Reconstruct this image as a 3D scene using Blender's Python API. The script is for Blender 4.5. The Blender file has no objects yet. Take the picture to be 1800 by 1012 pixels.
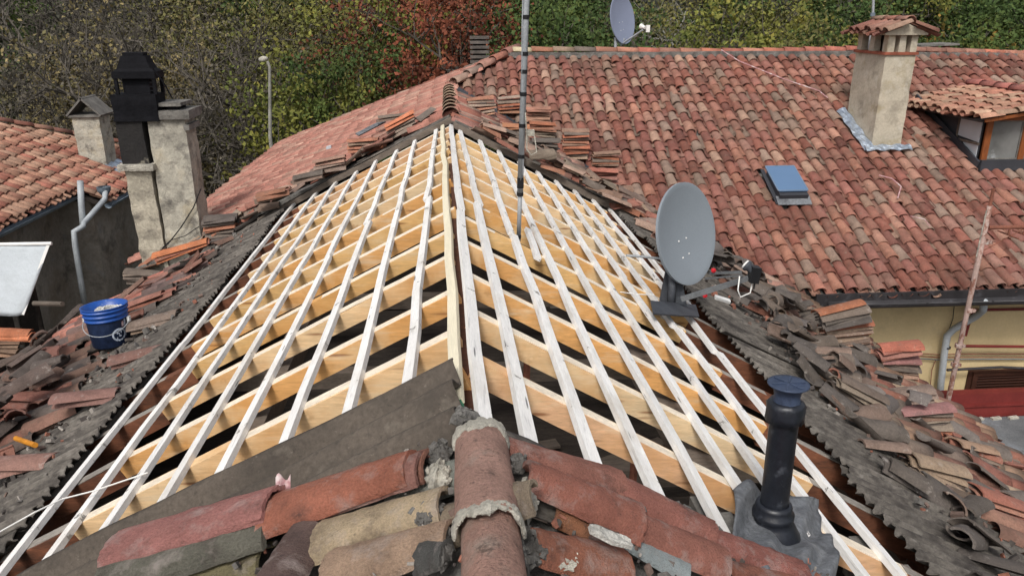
import bpy, math, random
import numpy as np
from mathutils import Vector, Matrix
R = math.radians
scene = bpy.context.scene
COL = scene.collection
rng = np.random.default_rng(7)
random.seed(7)

# ------------------------------------------------------------------ camera
F, VX, VY = 1360.0, 783.0, 20.0
PITCH = math.atan((506 - VY) / F)
YAW = math.atan((900 - VX) / F * math.cos(PITCH))
CAM = np.array([-0.0535, 0.0, 1.3])
_c, _s = math.cos(YAW), math.sin(YAW)
def _rz(v): return np.array([v[0]*_c + v[1]*_s, -v[0]*_s + v[1]*_c, v[2]])
FW = _rz((0, math.cos(PITCH), -math.sin(PITCH))); UP = _rz((0, math.sin(PITCH), math.cos(PITCH))); RT = _rz((1, 0, 0))
cam = bpy.data.cameras.new('camera'); camo = bpy.data.objects.new('camera', cam); COL.objects.link(camo)
camo.matrix_world = Matrix(((RT[0], UP[0], -FW[0], CAM[0]), (RT[1], UP[1], -FW[1], CAM[1]), (RT[2], UP[2], -FW[2], CAM[2]), (0, 0, 0, 1)))
cam.sensor_width = 36; cam.lens = 36 * F / 1800; cam.clip_end = 600; cam.clip_start = 0.05
scene.camera = camo

# ------------------------------------------------------------------ light
SUN_EL, SUN_AZ = R(50), R(200)          # azimuth clockwise from +Y: high, behind the camera
world = bpy.data.worlds.new('World'); scene.world = world; world.use_nodes = True
wn = world.node_tree; wn.nodes.clear()
sky = wn.nodes.new('ShaderNodeTexSky'); sky.sky_type = 'NISHITA'; sky.sun_disc = False
sky.sun_elevation = SUN_EL; sky.sun_rotation = SUN_AZ; sky.air_density = 1.0; sky.dust_density = 4.0
hs = wn.nodes.new('ShaderNodeHueSaturation'); hs.inputs['Saturation'].default_value = 0.35
bg = wn.nodes.new('ShaderNodeBackground'); bg.inputs['Strength'].default_value = 0.125
wo = wn.nodes.new('ShaderNodeOutputWorld')
wn.links.new(sky.outputs[0], hs.inputs['Color']); wn.links.new(hs.outputs[0], bg.inputs[0]); wn.links.new(bg.outputs[0], wo.inputs[0])
sl = bpy.data.lights.new('sun', 'SUN'); sl.energy = 1.75; sl.angle = R(13); sl.color = (1, 0.965, 0.91)
so = bpy.data.objects.new('sun', sl); COL.objects.link(so)
sd = Vector((math.sin(SUN_AZ)*math.cos(SUN_EL), math.cos(SUN_AZ)*math.cos(SUN_EL), math.sin(SUN_EL)))
so.rotation_euler = sd.to_track_quat('Z', 'Y').to_euler()
scene.view_settings.view_transform = 'Standard'; scene.view_settings.look = 'None'
scene.view_settings.exposure = 0.18; scene.view_settings.gamma = 1.0

# ------------------------------------------------------------------ surveying helpers
A27 = R(27)
SINA, COSA = math.sin(A27), math.cos(A27)
N_R = np.array([SINA, 0, COSA]); N_L = np.array([-SINA, 0, COSA])
B24 = R(24); TB = math.tan(B24)
N_F = np.array([0, -math.sin(B24), math.cos(B24)]); K_F = float(N_F @ np.array([0, 9.3, -2.2]))
N_W = np.array([-math.sin(B24), 0, math.cos(B24)])
def ray(u, v): return FW + RT*(u-900)/F - UP*(v-506)/F
def hit(u, v, n, k=0.0):
    r = ray(u, v); return CAM + r * ((k - n @ CAM) / (n @ r))
def hL(u, v, w=0.0): return hit(u, v, N_L, w)
def hR(u, v, w=0.0): return hit(u, v, N_R, w)
def hF(u, v, w=0.0): return hit(u, v, N_F, K_F + w)
def at(u, v, Y):
    r = ray(u, v); return CAM + r * (Y / r[1])
def atX(u, v, X):
    r = ray(u, v); return CAM + r * ((X - CAM[0]) / r[0])
def SLP(side, s, y, w=0.0):            # point on the main roof: s metres down the slope
    if side == 'R': return np.array([s*COSA + w*SINA, y, -s*SINA + w*COSA])
    return np.array([-s*COSA - w*SINA, y, -s*SINA + w*COSA])
def V(*a): return np.array(a, float)
def nrm(v): return v / (np.linalg.norm(v) + 1e-12)

# ------------------------------------------------------------------ mesh builder
class MB:
    def __init__(s): s.v = []; s.f = []; s.c = []; s.n = 0
    def add(s, vs, fs, col=None):
        vs = np.asarray(vs, float); b = s.n
        s.v.append(vs); s.f.extend([tuple(b + i for i in f) for f in fs]); s.n += len(vs)
        s.c.append(np.tile(np.array((col if col is not None else (1, 1, 1))[:3], float), (len(vs), 1)))
        return s
    def obox(s, c, a, b, d, col=None):   # centre and three half vectors
        c, a, b, d = map(np.asarray, (c, a, b, d))
        vs = [c+i*a+j*b+k*d for k in (-1, 1) for j in (-1, 1) for i in (-1, 1)]
        fs = [(0,2,3,1),(4,5,7,6),(0,1,5,4),(2,6,7,3),(0,4,6,2),(1,3,7,5)]
        return s.add(vs, fs, col)
    def box(s, p, q, col=None):
        p, q = np.array(p, float), np.array(q, float); c = (p+q)/2; h = abs(q-p)/2
        return s.obox(c, V(h[0],0,0), V(0,h[1],0), V(0,0,h[2]), col)
    def beam(s, A, B, up, w, h, n=1, jit=0.0, col=None, taper=None):   # top face centre line A-B
        A, B = np.array(A, float), np.array(B, float); d = nrm(B-A); side = nrm(np.cross(d, up)); u = nrm(np.cross(side, d))
        vs = []
        for i in range(n+1):
            p = A + (B-A)*i/n
            if jit: p = p + side*rng.normal(0, jit) + u*rng.normal(0, jit*0.7)
            ww = w*(1 + (rng.normal(0, .03) if jit else 0))
            for (a, b) in ((-.5,0),(.5,0),(.5,-1),(-.5,-1)): vs.append(p + side*a*ww + u*b*h)
        fs = [(3,2,1,0), tuple(4*n+i for i in range(4))]
        for i in range(n):
            for k in range(4):
                a = 4*i+k; b = 4*i+(k+1) % 4; fs.append((a, b, b+4, a+4))
        return s.add(vs, fs, col)
    def tube(s, pts, r, seg=8, cap=True, col=None):
        pts = [np.array(p, float) for p in pts]; n = len(pts)
        rs = r if hasattr(r, '__len__') else [r]*n
        t0 = nrm(pts[1]-pts[0]); ref = V(0,0,1) if abs(t0[2]) < .9 else V(1,0,0)
        a = nrm(np.cross(t0, ref)); vs = []
        for i, p in enumerate(pts):
            t = nrm(pts[min(i+1, n-1)] - pts[max(i-1, 0)])
            a = nrm(a - t*(a@t)); b = np.cross(t, a)
            for k in range(seg):
                th = 2*math.pi*k/seg; vs.append(p + rs[i]*(a*math.cos(th)+b*math.sin(th)))
        fs = [(i*seg+k, i*seg+(k+1) % seg, (i+1)*seg+(k+1) % seg, (i+1)*seg+k) for i in range(n-1) for k in range(seg)]
        if cap: fs += [tuple(range(seg))[::-1], tuple((n-1)*seg+k for k in range(seg))]
        return s.add(vs, fs, col)
    def lathe(s, c, axis, prof, seg=24, ref=None, sx=1.0, sy=1.0, col=None, wob=0.0):   # prof: (radius, height)
        axis = nrm(np.asarray(axis, float)); c = np.asarray(c, float)
        ref = np.asarray(ref, float) if ref is not None else (V(1,0,0) if abs(axis[0]) < .9 else V(0,1,0))
        a = nrm(ref - axis*(ref@axis)); b = np.cross(axis, a); vs = []
        for (r, h) in prof:
            for k in range(seg):
                th = 2*math.pi*k/seg; rr = r*(1 + (rng.normal(0, wob) if wob else 0))
                vs.append(c + axis*h + a*rr*sx*math.cos(th) + b*rr*sy*math.sin(th))
        n = len(prof)
        fs = [(i*seg+k, i*seg+(k+1) % seg, (i+1)*seg+(k+1) % seg, (i+1)*seg+k) for i in range(n-1) for k in range(seg)]
        return s.add(vs, fs, col)
    def grid(s, fn, nu, nv, thick=None, col=None):   # fn(u,v) -> point; thick: vector offset for a solid sheet
        vs = [fn(i/nu, j/nv) for i in range(nu+1) for j in range(nv+1)]
        q = lambda i, j: i*(nv+1)+j
        fs = [(q(i,j), q(i+1,j), q(i+1,j+1), q(i,j+1)) for i in range(nu) for j in range(nv)]
        if thick is not None:
            m = len(vs); t = np.asarray(thick, float); vs = vs + [p+t for p in vs]
            fs += [tuple(m+k for k in f[::-1]) for f in list(fs)]
            for i in range(nu):
                fs.append((q(i+1,0), q(i,0), m+q(i,0), m+q(i+1,0))); fs.append((q(i,nv), q(i+1,nv), m+q(i+1,nv), m+q(i,nv)))
            for j in range(nv):
                fs.append((q(0,j), q(0,j+1), m+q(0,j+1), m+q(0,j))); fs.append((q(nu,j+1), q(nu,j), m+q(nu,j), m+q(nu,j+1)))
        return s.add(vs, fs, col)
    def prism(s, poly, ext, col=None):   # planar polygon extruded by a vector
        poly = [np.asarray(p, float) for p in poly]; n = len(poly); e = np.asarray(ext, float)
        fs = [tuple(range(n))[::-1], tuple(range(n, 2*n))] + [(i, (i+1) % n, n+(i+1) % n, n+i) for i in range(n)]
        return s.add(poly + [p+e for p in poly], fs, col)
    def mesh(s, name, mat, origin=(0,0,0), smooth=False):
        me = bpy.data.meshes.new(name); v = np.concatenate(s.v) - np.asarray(origin, float)
        me.from_pydata(v.tolist(), [], s.f); me.materials.append(mat)
        at_ = me.color_attributes.new('col', 'FLOAT_COLOR', 'POINT')
        c = np.concatenate(s.c); c4 = np.ones((len(c), 4)); c4[:, :3] = c; at_.data.foreach_set('color', c4.ravel())
        if smooth: me.polygons.foreach_set('use_smooth', [True]*len(me.polygons))
        me.update(); return me
ORG = {}
def thing(name, label, cat, loc, group=None, kind=None):
    o = bpy.data.objects.new(name, None); o.empty_display_size = .2; COL.objects.link(o); o.location = loc
    if label: o['label'] = label
    if cat: o['category'] = cat
    if group: o['group'] = group
    if kind: o['kind'] = kind
    ORG[o.name] = np.array(loc, float); return o
def part(name, mb, mat, parent, label=None, smooth=False, kind=None):
    og = ORG[parent.name]; me = mb.mesh(name, mat, og, smooth)
    o = bpy.data.objects.new(name, me); COL.objects.link(o); o.parent = parent; ORG[o.name] = og
    if label: o['label'] = label
    if kind: o['kind'] = kind
    return o
def single(name, mb, mat, label, cat, origin=(0,0,0), group=None, kind=None, smooth=False):
    me = mb.mesh(name, mat, origin, smooth); o = bpy.data.objects.new(name, me); COL.objects.link(o); o.location = origin
    if label: o['label'] = label
    if cat: o['category'] = cat
    if group: o['group'] = group
    if kind: o['kind'] = kind
    ORG[o.name] = np.array(origin, float); return o
def struct(name, mb, mat): return single(name, mb, mat, None, None, kind='structure')

# ------------------------------------------------------------------ materials
def mk(name, col=(.5,.5,.5), src='const', vary=(6, .25), fine=(60, .15), stains=(), rough=.85, bump=(80, .3), stretch=(1,1,1),
       rand=0.0, metal=0.0, spec=0.3, rim=None, zmix=None, island=0.0, hues=None):
    m = bpy.data.materials.new(name); m.use_nodes = True; t = m.node_tree; N = t.nodes; Lk = t.links; N.clear()
    out = N.new('ShaderNodeOutputMaterial'); p = N.new('ShaderNodeBsdfPrincipled'); Lk.new(p.outputs[0], out.inputs[0])
    p.inputs['Roughness'].default_value = rough; p.inputs['Metallic'].default_value = metal; p.inputs['Specular IOR Level'].default_value = spec
    tc = N.new('ShaderNodeTexCoord'); mp = N.new('ShaderNodeMapping'); mp.inputs['Scale'].default_value = stretch
    oi = N.new('ShaderNodeObjectInfo')
    mul = N.new('ShaderNodeVectorMath'); mul.operation = 'SCALE'; mul.inputs[0].default_value = (13.1, 7.7, 5.3)
    Lk.new(oi.outputs['Random'], mul.inputs['Scale'])
    ad = N.new('ShaderNodeVectorMath'); ad.operation = 'ADD'; Lk.new(tc.outputs['Object'], ad.inputs[0]); Lk.new(mul.outputs[0], ad.inputs[1])
    Lk.new(ad.outputs[0], mp.inputs[0]); vec = mp.outputs[0]
    def noise(sc, det=4, ro=.6, vv=None):
        n = N.new('ShaderNodeTexNoise'); n.inputs['Scale'].default_value = sc; n.inputs['Detail'].default_value = det; n.inputs['Roughness'].default_value = ro
        Lk.new(vv or vec, n.inputs['Vector']); return n.outputs['Fac']
    def rampr(fac, lo, hi, a=0.0, b=1.0):
        r = N.new('ShaderNodeMapRange'); r.inputs['From Min'].default_value = lo; r.inputs['From Max'].default_value = hi
        r.inputs['To Min'].default_value = a; r.inputs['To Max'].default_value = b; Lk.new(fac, r.inputs['Value']); return r.outputs[0]
    def mix(mode, fac, a, b):
        x = N.new('ShaderNodeMix'); x.data_type = 'RGBA'; x.blend_type = mode
        if isinstance(fac, float): x.inputs[0].default_value = fac
        else: Lk.new(fac, x.inputs[0])
        for i, q in ((6, a), (7, b)):
            if isinstance(q, tuple): x.inputs[i].default_value = (*q[:3], 1)
            else: Lk.new(q, x.inputs[i])
        return x.outputs[2]
    if src == 'attr':
        an = N.new('ShaderNodeAttribute'); an.attribute_name = 'col'; c = an.outputs['Color']
    elif src == 'obj': c = oi.outputs['Color']
    else:
        rgb = N.new('ShaderNodeRGB'); rgb.outputs[0].default_value = (*col, 1); c = rgb.outputs[0]
    if hues:
        cr = N.new('ShaderNodeValToRGB'); cr.color_ramp.interpolation = 'CONSTANT'
        while len(cr.color_ramp.elements) < len(hues): cr.color_ramp.elements.new(.5)
        for i_, h_ in enumerate(hues): cr.color_ramp.elements[i_].position = i_/len(hues); cr.color_ramp.elements[i_].color = (*h_, 1)
        Lk.new(oi.outputs['Random'], cr.inputs[0]); c = cr.outputs[0]
    def scalec(c, fac):
        cmb = N.new('ShaderNodeCombineColor')
        for i in range(3): Lk.new(fac, cmb.inputs[i])
        return mix('MULTIPLY', 1.0, c, cmb.outputs[0])
    if rand: c = scalec(c, rampr(oi.outputs['Random'], 0, 1, 1-rand, 1+rand))
    if island:
        ge = N.new('ShaderNodeNewGeometry'); c = scalec(c, rampr(ge.outputs['Random Per Island'], 0, 1, 1-island, 1+island))
    if vary: c = scalec(c, rampr(noise(vary[0]), .3, .7, 1-vary[1], 1+vary[1]))
    if fine: c = scalec(c, rampr(noise(fine[0], 6, .75), .3, .7, 1-fine[1], 1+fine[1]))
    for st in stains:      # (colour, scale, lo, hi, amount[, kind])
        if len(st) > 5 and st[5] == 'vor':
            vo = N.new('ShaderNodeTexVoronoi'); vo.inputs['Scale'].default_value = st[1]; Lk.new(vec, vo.inputs['Vector'])
            f = rampr(vo.outputs['Distance'], st[2], st[3], st[4], 0.0)
        else:
            f = rampr(noise(st[1], 5, .65, ad.outputs[0] if len(st) > 5 and st[5] == 'iso' else None), st[2], st[3], 0.0, st[4])
        c = mix('MIX', f, c, tuple(st[0]))
    if zmix:               # soot and damp that belong to a height: (colour, z0, z1, amount) in object space
        for (zc, z0, z1, am) in zmix:
            sx = N.new('ShaderNodeSeparateXYZ'); Lk.new(tc.outputs['Object'], sx.inputs[0])
            ms = N.new('ShaderNodeMath'); ms.operation = 'MULTIPLY_ADD'; Lk.new(noise(3.5), ms.inputs[0]); ms.inputs[1].default_value = .9
            Lk.new(sx.outputs['Z'], ms.inputs[2]); c = mix('MIX', rampr(ms.outputs[0], z0+.45, z1+.45, 0.0, am), c, tuple(zc))
    Lk.new(c, p.inputs['Base Color'])
    if bump:
        b = N.new('ShaderNodeBump'); b.inputs['Strength'].default_value = bump[1]; b.inputs['Distance'].default_value = .01 if len(bump) < 3 else bump[2]
        Lk.new(noise(bump[0], 6, .7), b.inputs['Height']); Lk.new(b.outputs[0], p.inputs['Normal'])
    return m
DARKST = ((.055,.045,.04), 9, .52, .68, .6)
M = {}
M['tile_field'] = mk('terracotta field', src='attr', vary=(7,.28), fine=(70,.28), stains=(((.13,.095,.07),1.0,.50,.70,.42), ((.09,.07,.055),32,.60,.68,.6), ((.12,.10,.075),14,.56,.72,.55), ((.42,.37,.29),21,.62,.75,.35)), rough=.9, bump=(60,.5))
M['tile'] = mk('terracotta loose', src='obj', vary=(8,.3), fine=(75,.3), stains=(((.07,.06,.055),8,.50,.70,.6), ((.46,.42,.38),13,.60,.72,.5)), rough=.88, bump=(70,.5))
M['tile_near'] = mk('terracotta close', src='obj', vary=(9,.22), fine=(150,.3), stains=(((.07,.05,.045),7,.54,.70,.65), ((.56,.48,.44),10,.52,.70,.5), ((.06,.05,.045),60,.62,.72,.5), ((.5,.5,.4),45,.70,.76,.6)), rough=.85, bump=(120,1,.02))
M['mortar'] = mk('mortar', (.50,.47,.40), vary=(9,.25), fine=(90,.3), stains=(((.16,.15,.13),6,.5,.65,.6),), rough=.95, bump=(60,.9,.02))
M['mortar_dark'] = mk('dirty mortar', (.20,.19,.175), vary=(9,.35), fine=(80,.3), stains=(((.06,.055,.05),6,.45,.65,.7),), rough=.95, bump=(50,1,.02))
M['rafter'] = mk('new pine rafter', (.70,.45,.225), vary=(4,.12), fine=(22,.2), stretch=(.35,3,3), rand=.12, hues=((.78,.58,.35),(.71,.44,.18),(.66,.40,.23),(.75,.52,.29),(.62,.33,.12)),
   stains=(((.62,.30,.09),1.3,.48,.66,.8,'iso'), ((.80,.60,.36),2.0,.52,.66,.6,'iso'), ((.36,.17,.06),3.0,.64,.72,.6,'iso'), ((.25,.10,.04),4.5,.06,.15,.85,'vor'), ((.74,.60,.42),3.2,.56,.66,.5)), rough=.7, bump=(30,.25))
M['rafter_top'] = mk('pale pine edge', (.80,.70,.56), vary=(6,.15), fine=(40,.22), stretch=(.5,3,3), stains=(((.34,.27,.2),20,.56,.7,.5),), rough=.8, bump=(40,.3))  # paler tone for the top face of each new rafter
M['batten'] = mk('pale batten', (.83,.81,.78), vary=(5,.09), fine=(36,.13), stretch=(6,.5,6), rand=.06,
   stains=(((.10,.10,.10),8,.64,.67,.85,'iso'), ((.40,.39,.38),9,.60,.68,.5), ((.56,.50,.42),2,.5,.7,.5,'iso'), ((.08,.08,.08),3.4,.06,.10,.85,'vor')), rough=.75, bump=(50,.35))
M['batten_fresh'] = mk('fresh batten', (.76,.69,.52), vary=(5,.08), fine=(36,.1), stretch=(6,.4,6), stains=(((.45,.36,.2),6,.64,.74,.5),), rough=.7, bump=(50,.25))
M['old_wood'] = mk('old red brown timber', (.105,.042,.024), vary=(4,.35), fine=(30,.3), stretch=(.5,2,2), rand=.25, stains=(((.06,.03,.02),4,.5,.65,.7),((.30,.22,.17),6,.62,.7,.4)), rough=.8, bump=(35,.4))
M['stub'] = mk('old rafter end', (.17,.065,.034), vary=(4,.35), fine=(30,.3), stretch=(.5,2,2), rand=.2, stains=(((.05,.028,.02),5,.5,.65,.7),), rough=.8, bump=(35,.4))
M['stub_top'] = mk('weathered rafter edge', (.30,.27,.235), vary=(4,.3), fine=(30,.3), stretch=(.5,2,2), rough=.9, bump=(35,.4))
M['grey_wood'] = mk('old grey timber', (.13,.105,.085), vary=(4,.3), fine=(30,.3), stretch=(.5,2,2), rand=.2, rough=.85, bump=(35,.4))
M['cement'] = mk('old fibre cement', (.135,.12,.104), vary=(2.6,.35), fine=(34,.4), stretch=(.62,1.35,.8), stains=(((.035,.03,.028),11,.46,.62,.7), ((.27,.25,.22),13,.58,.68,.45), ((.035,.03,.028),3.5,.48,.66,.65), ((.24,.22,.19),8,.60,.74,.45), ((.40,.38,.34),40,.72,.77,.6)), rough=.92, bump=(55,.6))  # dirt streaks down the slope, with groove shading put into the colour
M['cement_brown'] = mk('brown fibre cement', (.092,.075,.060), vary=(2.2,.3), fine=(50,.3), stains=(((.045,.038,.032),26,.60,.68,.6), ((.20,.17,.14),34,.64,.70,.5), ((.05,.042,.035),4,.52,.66,.55), ((.25,.22,.18),5,.58,.7,.35)), rough=.85, bump=(50,.35))
M['dark'] = mk('attic dark', (.030,.024,.020), vary=(3,.4), fine=(20,.3), stains=(((.09,.065,.05),5,.58,.7,.5),), rough=.95, bump=(30,.5))  # near black base, under-roof shade put into the colour
M['attic'] = mk('attic boards', (.045,.036,.030), vary=(3,.4), fine=(24,.3), stretch=(1,4,1), rough=.95, bump=(30,.5))  # floor boards darkened, loft shade is part of their colour
zs_lo = float(at(240,292,10.3)[2])+9-.06; zs_hi = zs_lo+.12
M['plaster_chim'] = mk('chimney render', (.47,.42,.33), vary=(2.4,.16), fine=(28,.16), stains=(((.20,.175,.14),4,.52,.68,.6), ((.30,.24,.13),2.6,.56,.7,.6), ((.62,.58,.5),6,.58,.7,.5)), rough=.92, bump=(30,.6))
M['plaster_left'] = mk('concrete chimney', (.44,.41,.34), vary=(3,.22), fine=(26,.25), stains=(((.11,.10,.09),5,.50,.66,.7), ((.50,.46,.38),6,.58,.7,.6), ((.33,.26,.14),3,.55,.7,.45), ((.06,.055,.05),2.2,.56,.70,.6)), zmix=(((.05,.045,.045),zs_lo+.25,zs_lo+.75,.45),), rough=.95, bump=(26,.9,.015))
M['plaster_soot'] = mk('sooty concrete chimney', (.42,.38,.30), vary=(3,.25), fine=(26,.25), stains=(((.10,.09,.08),5,.50,.66,.7),), zmix=(((.016,.015,.016),zs_lo,zs_hi,.98),), rough=.95, bump=(26,.9,.015))
M['metal_black'] = mk('blackened metal', (.008,.008,.010), vary=(5,.3), fine=(40,.3), spec=.12, rough=.8, bump=(40,.2))
M['concrete'] = mk('grey concrete', (.17,.16,.145), vary=(4,.3), fine=(40,.3), stains=(((.06,.055,.05),6,.5,.66,.6),((.34,.33,.30),6,.6,.7,.5)), rough=.95, bump=(40,.6))
M['pvc'] = mk('black vent pipe', (.012,.014,.020), vary=(4,.3), fine=(50,.35), stains=(((.10,.11,.13),14,.60,.74,.5), ((.22,.22,.22),40,.70,.76,.5)), rough=.38, bump=(60,.15), spec=.5)
M['pvc_blue'] = mk('blue black cap', (.04,.055,.095), vary=(5,.3), fine=(50,.3), stains=(((.20,.22,.25),9,.58,.74,.4),), rough=.5, bump=(50,.2))
M['lead'] = mk('lead flashing', (.20,.21,.225), vary=(5,.3), fine=(40,.3), stains=(((.42,.42,.42),7,.56,.7,.5), ((.08,.08,.09),6,.55,.7,.6)), rough=.55, metal=.3, bump=(24,.9,.02))
M['dish'] = mk('grey dish paint', (.235,.265,.295), vary=(1.5,.06), fine=(60,.05), stains=(((.30,.31,.32),12,.68,.76,.3),), rough=.5, bump=None, spec=.4)
M['dish_far'] = mk('blue grey dish paint', (.225,.255,.35), vary=(1.5,.08), fine=(60,.05), rough=.4, bump=None, spec=.5)
M['zinc'] = mk('galvanised steel', (.37,.39,.41), vary=(5,.2), fine=(60,.2), stains=(((.46,.48,.50),9,.56,.7,.4),), rough=.5, metal=.1, bump=(60,.1))
M['arm_grey'] = mk('dull grey arm metal', (.13,.135,.14), vary=(5,.25), fine=(60,.25), rough=.55, bump=None)
M['white'] = mk('white plastic', (.78,.77,.74), vary=(4,.08), fine=(40,.08), rough=.5, bump=None)
M['black'] = mk('black plastic', (.015,.015,.017), vary=(4,.2), fine=(40,.2), rough=.5, bump=None)
M['redp'] = mk('red plastic', (.55,.02,.03), vary=(4,.1), fine=None, rough=.4, bump=None)
M['slate_metal'] = mk('dark grey metal', (.055,.06,.07), vary=(4,.25), fine=(50,.3), stains=(((.12,.13,.14),7,.55,.7,.4),), rough=.6, bump=(50,.2))
M['blue'] = mk('blue bucket plastic', (.012,.075,.33), vary=(5,.12), fine=(50,.15), stains=(((.25,.33,.5),14,.64,.76,.5),), rough=.4, bump=None, spec=.5)
M['bucket_low'] = mk('dark bucket side', (.012,.022,.055), vary=(6,.3), fine=(60,.4), stains=(((.12,.16,.22),12,.60,.75,.5), ((.25,.3,.36),40,.70,.78,.5)), rough=.5, bump=None)  # darker blue than the rim, for the bucket body
M['splash'] = mk('pale plaster splash', (.50,.56,.66), vary=(20,.3), fine=(90,.4), rough=.8, bump=None)
M['rubble'] = mk('mortar chips', (.62,.60,.55), vary=(20,.2), fine=(90,.3), rough=.95, bump=(60,1,.02), island=0)
M['yellow'] = mk('yellow house render', (.66,.52,.29), vary=(1.2,.08), fine=(30,.08), stains=(((.46,.35,.18),1.5,.5,.72,.5), ((.34,.27,.17),.8,.58,.7,.4), ((.74,.62,.40),3,.58,.68,.4)), rough=.9, bump=(60,.15))
M['red_paint'] = mk('dark red paint', (.17,.026,.022), vary=(3,.2), fine=(30,.15), rough=.55, bump=(30,.15))
M['gutter_dark'] = mk('dark brown gutter', (.035,.032,.034), vary=(3,.25), fine=(30,.2), stains=(((.10,.10,.11),6,.56,.7,.5),), rough=.4, spec=.5, bump=None)
M['gutter_grey'] = mk('blue grey gutter', (.17,.21,.25), vary=(3,.2), fine=(30,.2), stains=(((.33,.37,.40),4,.55,.7,.5),), rough=.45, metal=.2, bump=None)
M['pipe_grey'] = mk('grey downpipe', (.40,.43,.45), vary=(3,.15), fine=(30,.15), stains=(((.22,.22,.22),4,.58,.7,.5),), rough=.5, bump=None)
M['rust_pole'] = mk('peeling rusty pole', (.42,.30,.26), vary=(8,.25), fine=(50,.3), stretch=(1,1,.6), stains=(((.17,.06,.035),16,.48,.58,.85), ((.62,.58,.54),12,.60,.68,.7)), rough=.8, bump=(50,.5))
M['rust'] = mk('rust', (.22,.085,.055), vary=(6,.3), fine=(40,.3), rough=.85, bump=(40,.4))
M['shutter'] = mk('dark brown shutter', (.055,.022,.014), vary=(3,.25), fine=(30,.2), rough=.6, bump=None)
M['membrane'] = mk('slate roofing felt', (.14,.145,.15), vary=(1.6,.35), fine=(60,.35), stains=(((.26,.28,.31),3,.52,.66,.6), ((.05,.05,.05),4,.56,.7,.6)), rough=.95, bump=(60,.5))
M['wall_left'] = mk('dark grey stucco', (.29,.262,.225), vary=(.8,.30), fine=(14,.22), stains=(((.19,.15,.11),1.1,.50,.64,.6), ((.05,.045,.04),1.6,.52,.66,.6), ((.26,.26,.25),1.4,.60,.66,.5)), rough=.95, bump=(20,.5))
M['tarp'] = mk('white tarpaulin', (.50,.54,.57), vary=(2,.08), fine=(40,.06), stains=(((.45,.48,.5),3,.55,.7,.4),), rough=.6, bump=(8,.5,.03))
M['flash_metal'] = mk('galvanised flashing', (.50,.57,.66), vary=(7,.3), fine=(50,.15), rough=.3, metal=.75, bump=(12,.9,.02))
M['frame_dark'] = mk('dark grey dormer metal', (.045,.047,.055), vary=(2,.2), fine=(30,.15), rough=.5, bump=None)
M['win_wood'] = mk('varnished window wood', (.24,.075,.022), vary=(6,.3), fine=(40,.2), stretch=(3,3,.5), stains=(((.09,.03,.015),6,.5,.65,.6),), rough=.5, bump=(30,.2))
M['pane'] = mk('window pane', (.17,.17,.165), vary=(1.5,.35), fine=None, stains=(((.45,.47,.48),2,.58,.66,.6),), rough=.12, bump=None, spec=.6)
M['pane_white'] = mk('pale side pane', (.50,.53,.56), vary=(2,.08), fine=None, rough=.25, bump=None, spec=.5)  # even pale colour for the panes in the dormer cheek
M['sky_pane'] = mk('rooflight glass with painted sky blue', (.11,.19,.32), vary=(.8,.08), fine=None, rough=.15, bump=None, spec=.7)  # sky reflection painted into the glass as a blue base colour
M['brick_red'] = mk('thin red brick', (.28,.09,.055), vary=(6,.3), fine=(50,.2), rough=.9, bump=(50,.4))
M['green'] = mk('green end paint', (.03,.22,.12), vary=(9,.2), fine=None, rough=.6, bump=None)
M['orange_p'] = mk('orange plastic', (.60,.24,.025), vary=(9,.2), fine=None, rough=.5, bump=None)
M['felt_pink'] = mk('pink torn membrane', (.50,.27,.28), vary=(9,.3), fine=(60,.2), stains=(((.7,.66,.64),9,.5,.6,.8),), rough=.7, bump=(40,.5))
M['bark'] = mk('bark', (.105,.092,.077), vary=(2,.3), fine=(14,.3), rough=.95, bump=(20,.6))
M['bark_pale'] = mk('pale bark', (.26,.25,.22), vary=(2,.3), fine=(14,.3), rough=.95, bump=(20,.6))
M['ground'] = mk('earth and grass', (.055,.060,.028), vary=(.3,.4), fine=(4,.4), stains=(((.12,.09,.06),.25,.52,.62,.7), ((.05,.09,.03),.2,.5,.6,.7)), rough=1, bump=(6,.8,.1))
M['hill'] = mk('wooded hillside', (.030,.032,.022), vary=(.25,.5), fine=(2.5,.5), stains=(((.09,.08,.06),.2,.5,.6,.7),), rough=1, bump=(2,1,.5))
M['paving'] = mk('courtyard paving', (.10,.095,.09), vary=(.6,.3), fine=(8,.3), rough=.95, bump=(20,.5))
def leafm(name, c, c2, c3):
    return mk(name, tuple(1.0*q for q in c), vary=(.55,.5), fine=None, stains=((c2,.35,.48,.60,.8), (c3,1.1,.56,.66,.7)), island=.28, rough=.8, bump=None)
M['leaf_green'] = leafm('green foliage', (.050,.085,.022), (.11,.14,.03), (.025,.045,.016))
M['leaf_olive'] = leafm('olive autumn foliage', (.12,.115,.040), (.19,.16,.05), (.06,.075,.028))
M['leaf_yellow'] = leafm('yellow green foliage', (.17,.17,.035), (.10,.13,.03), (.30,.24,.05))
M['leaf_rust'] = leafm('rust red foliage', (.19,.055,.028), (.13,.042,.026), (.26,.11,.05))
M['leaf_brown'] = leafm('brown grey twigs and leaves', (.085,.073,.054), (.12,.105,.08), (.05,.055,.032))
M['leaf_dark'] = leafm('dull far wood', (.045,.045,.030), (.075,.062,.042), (.03,.038,.02))  # darker leaf tone that sets the nearer trees apart
M['leaf_tan'] = leafm('tan yellow foliage', (.21,.165,.075), (.13,.12,.05), (.28,.21,.08))
M['leaf_orange'] = leafm('orange and green foliage', (.10,.115,.028), (.30,.15,.03), (.05,.08,.02))

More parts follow.
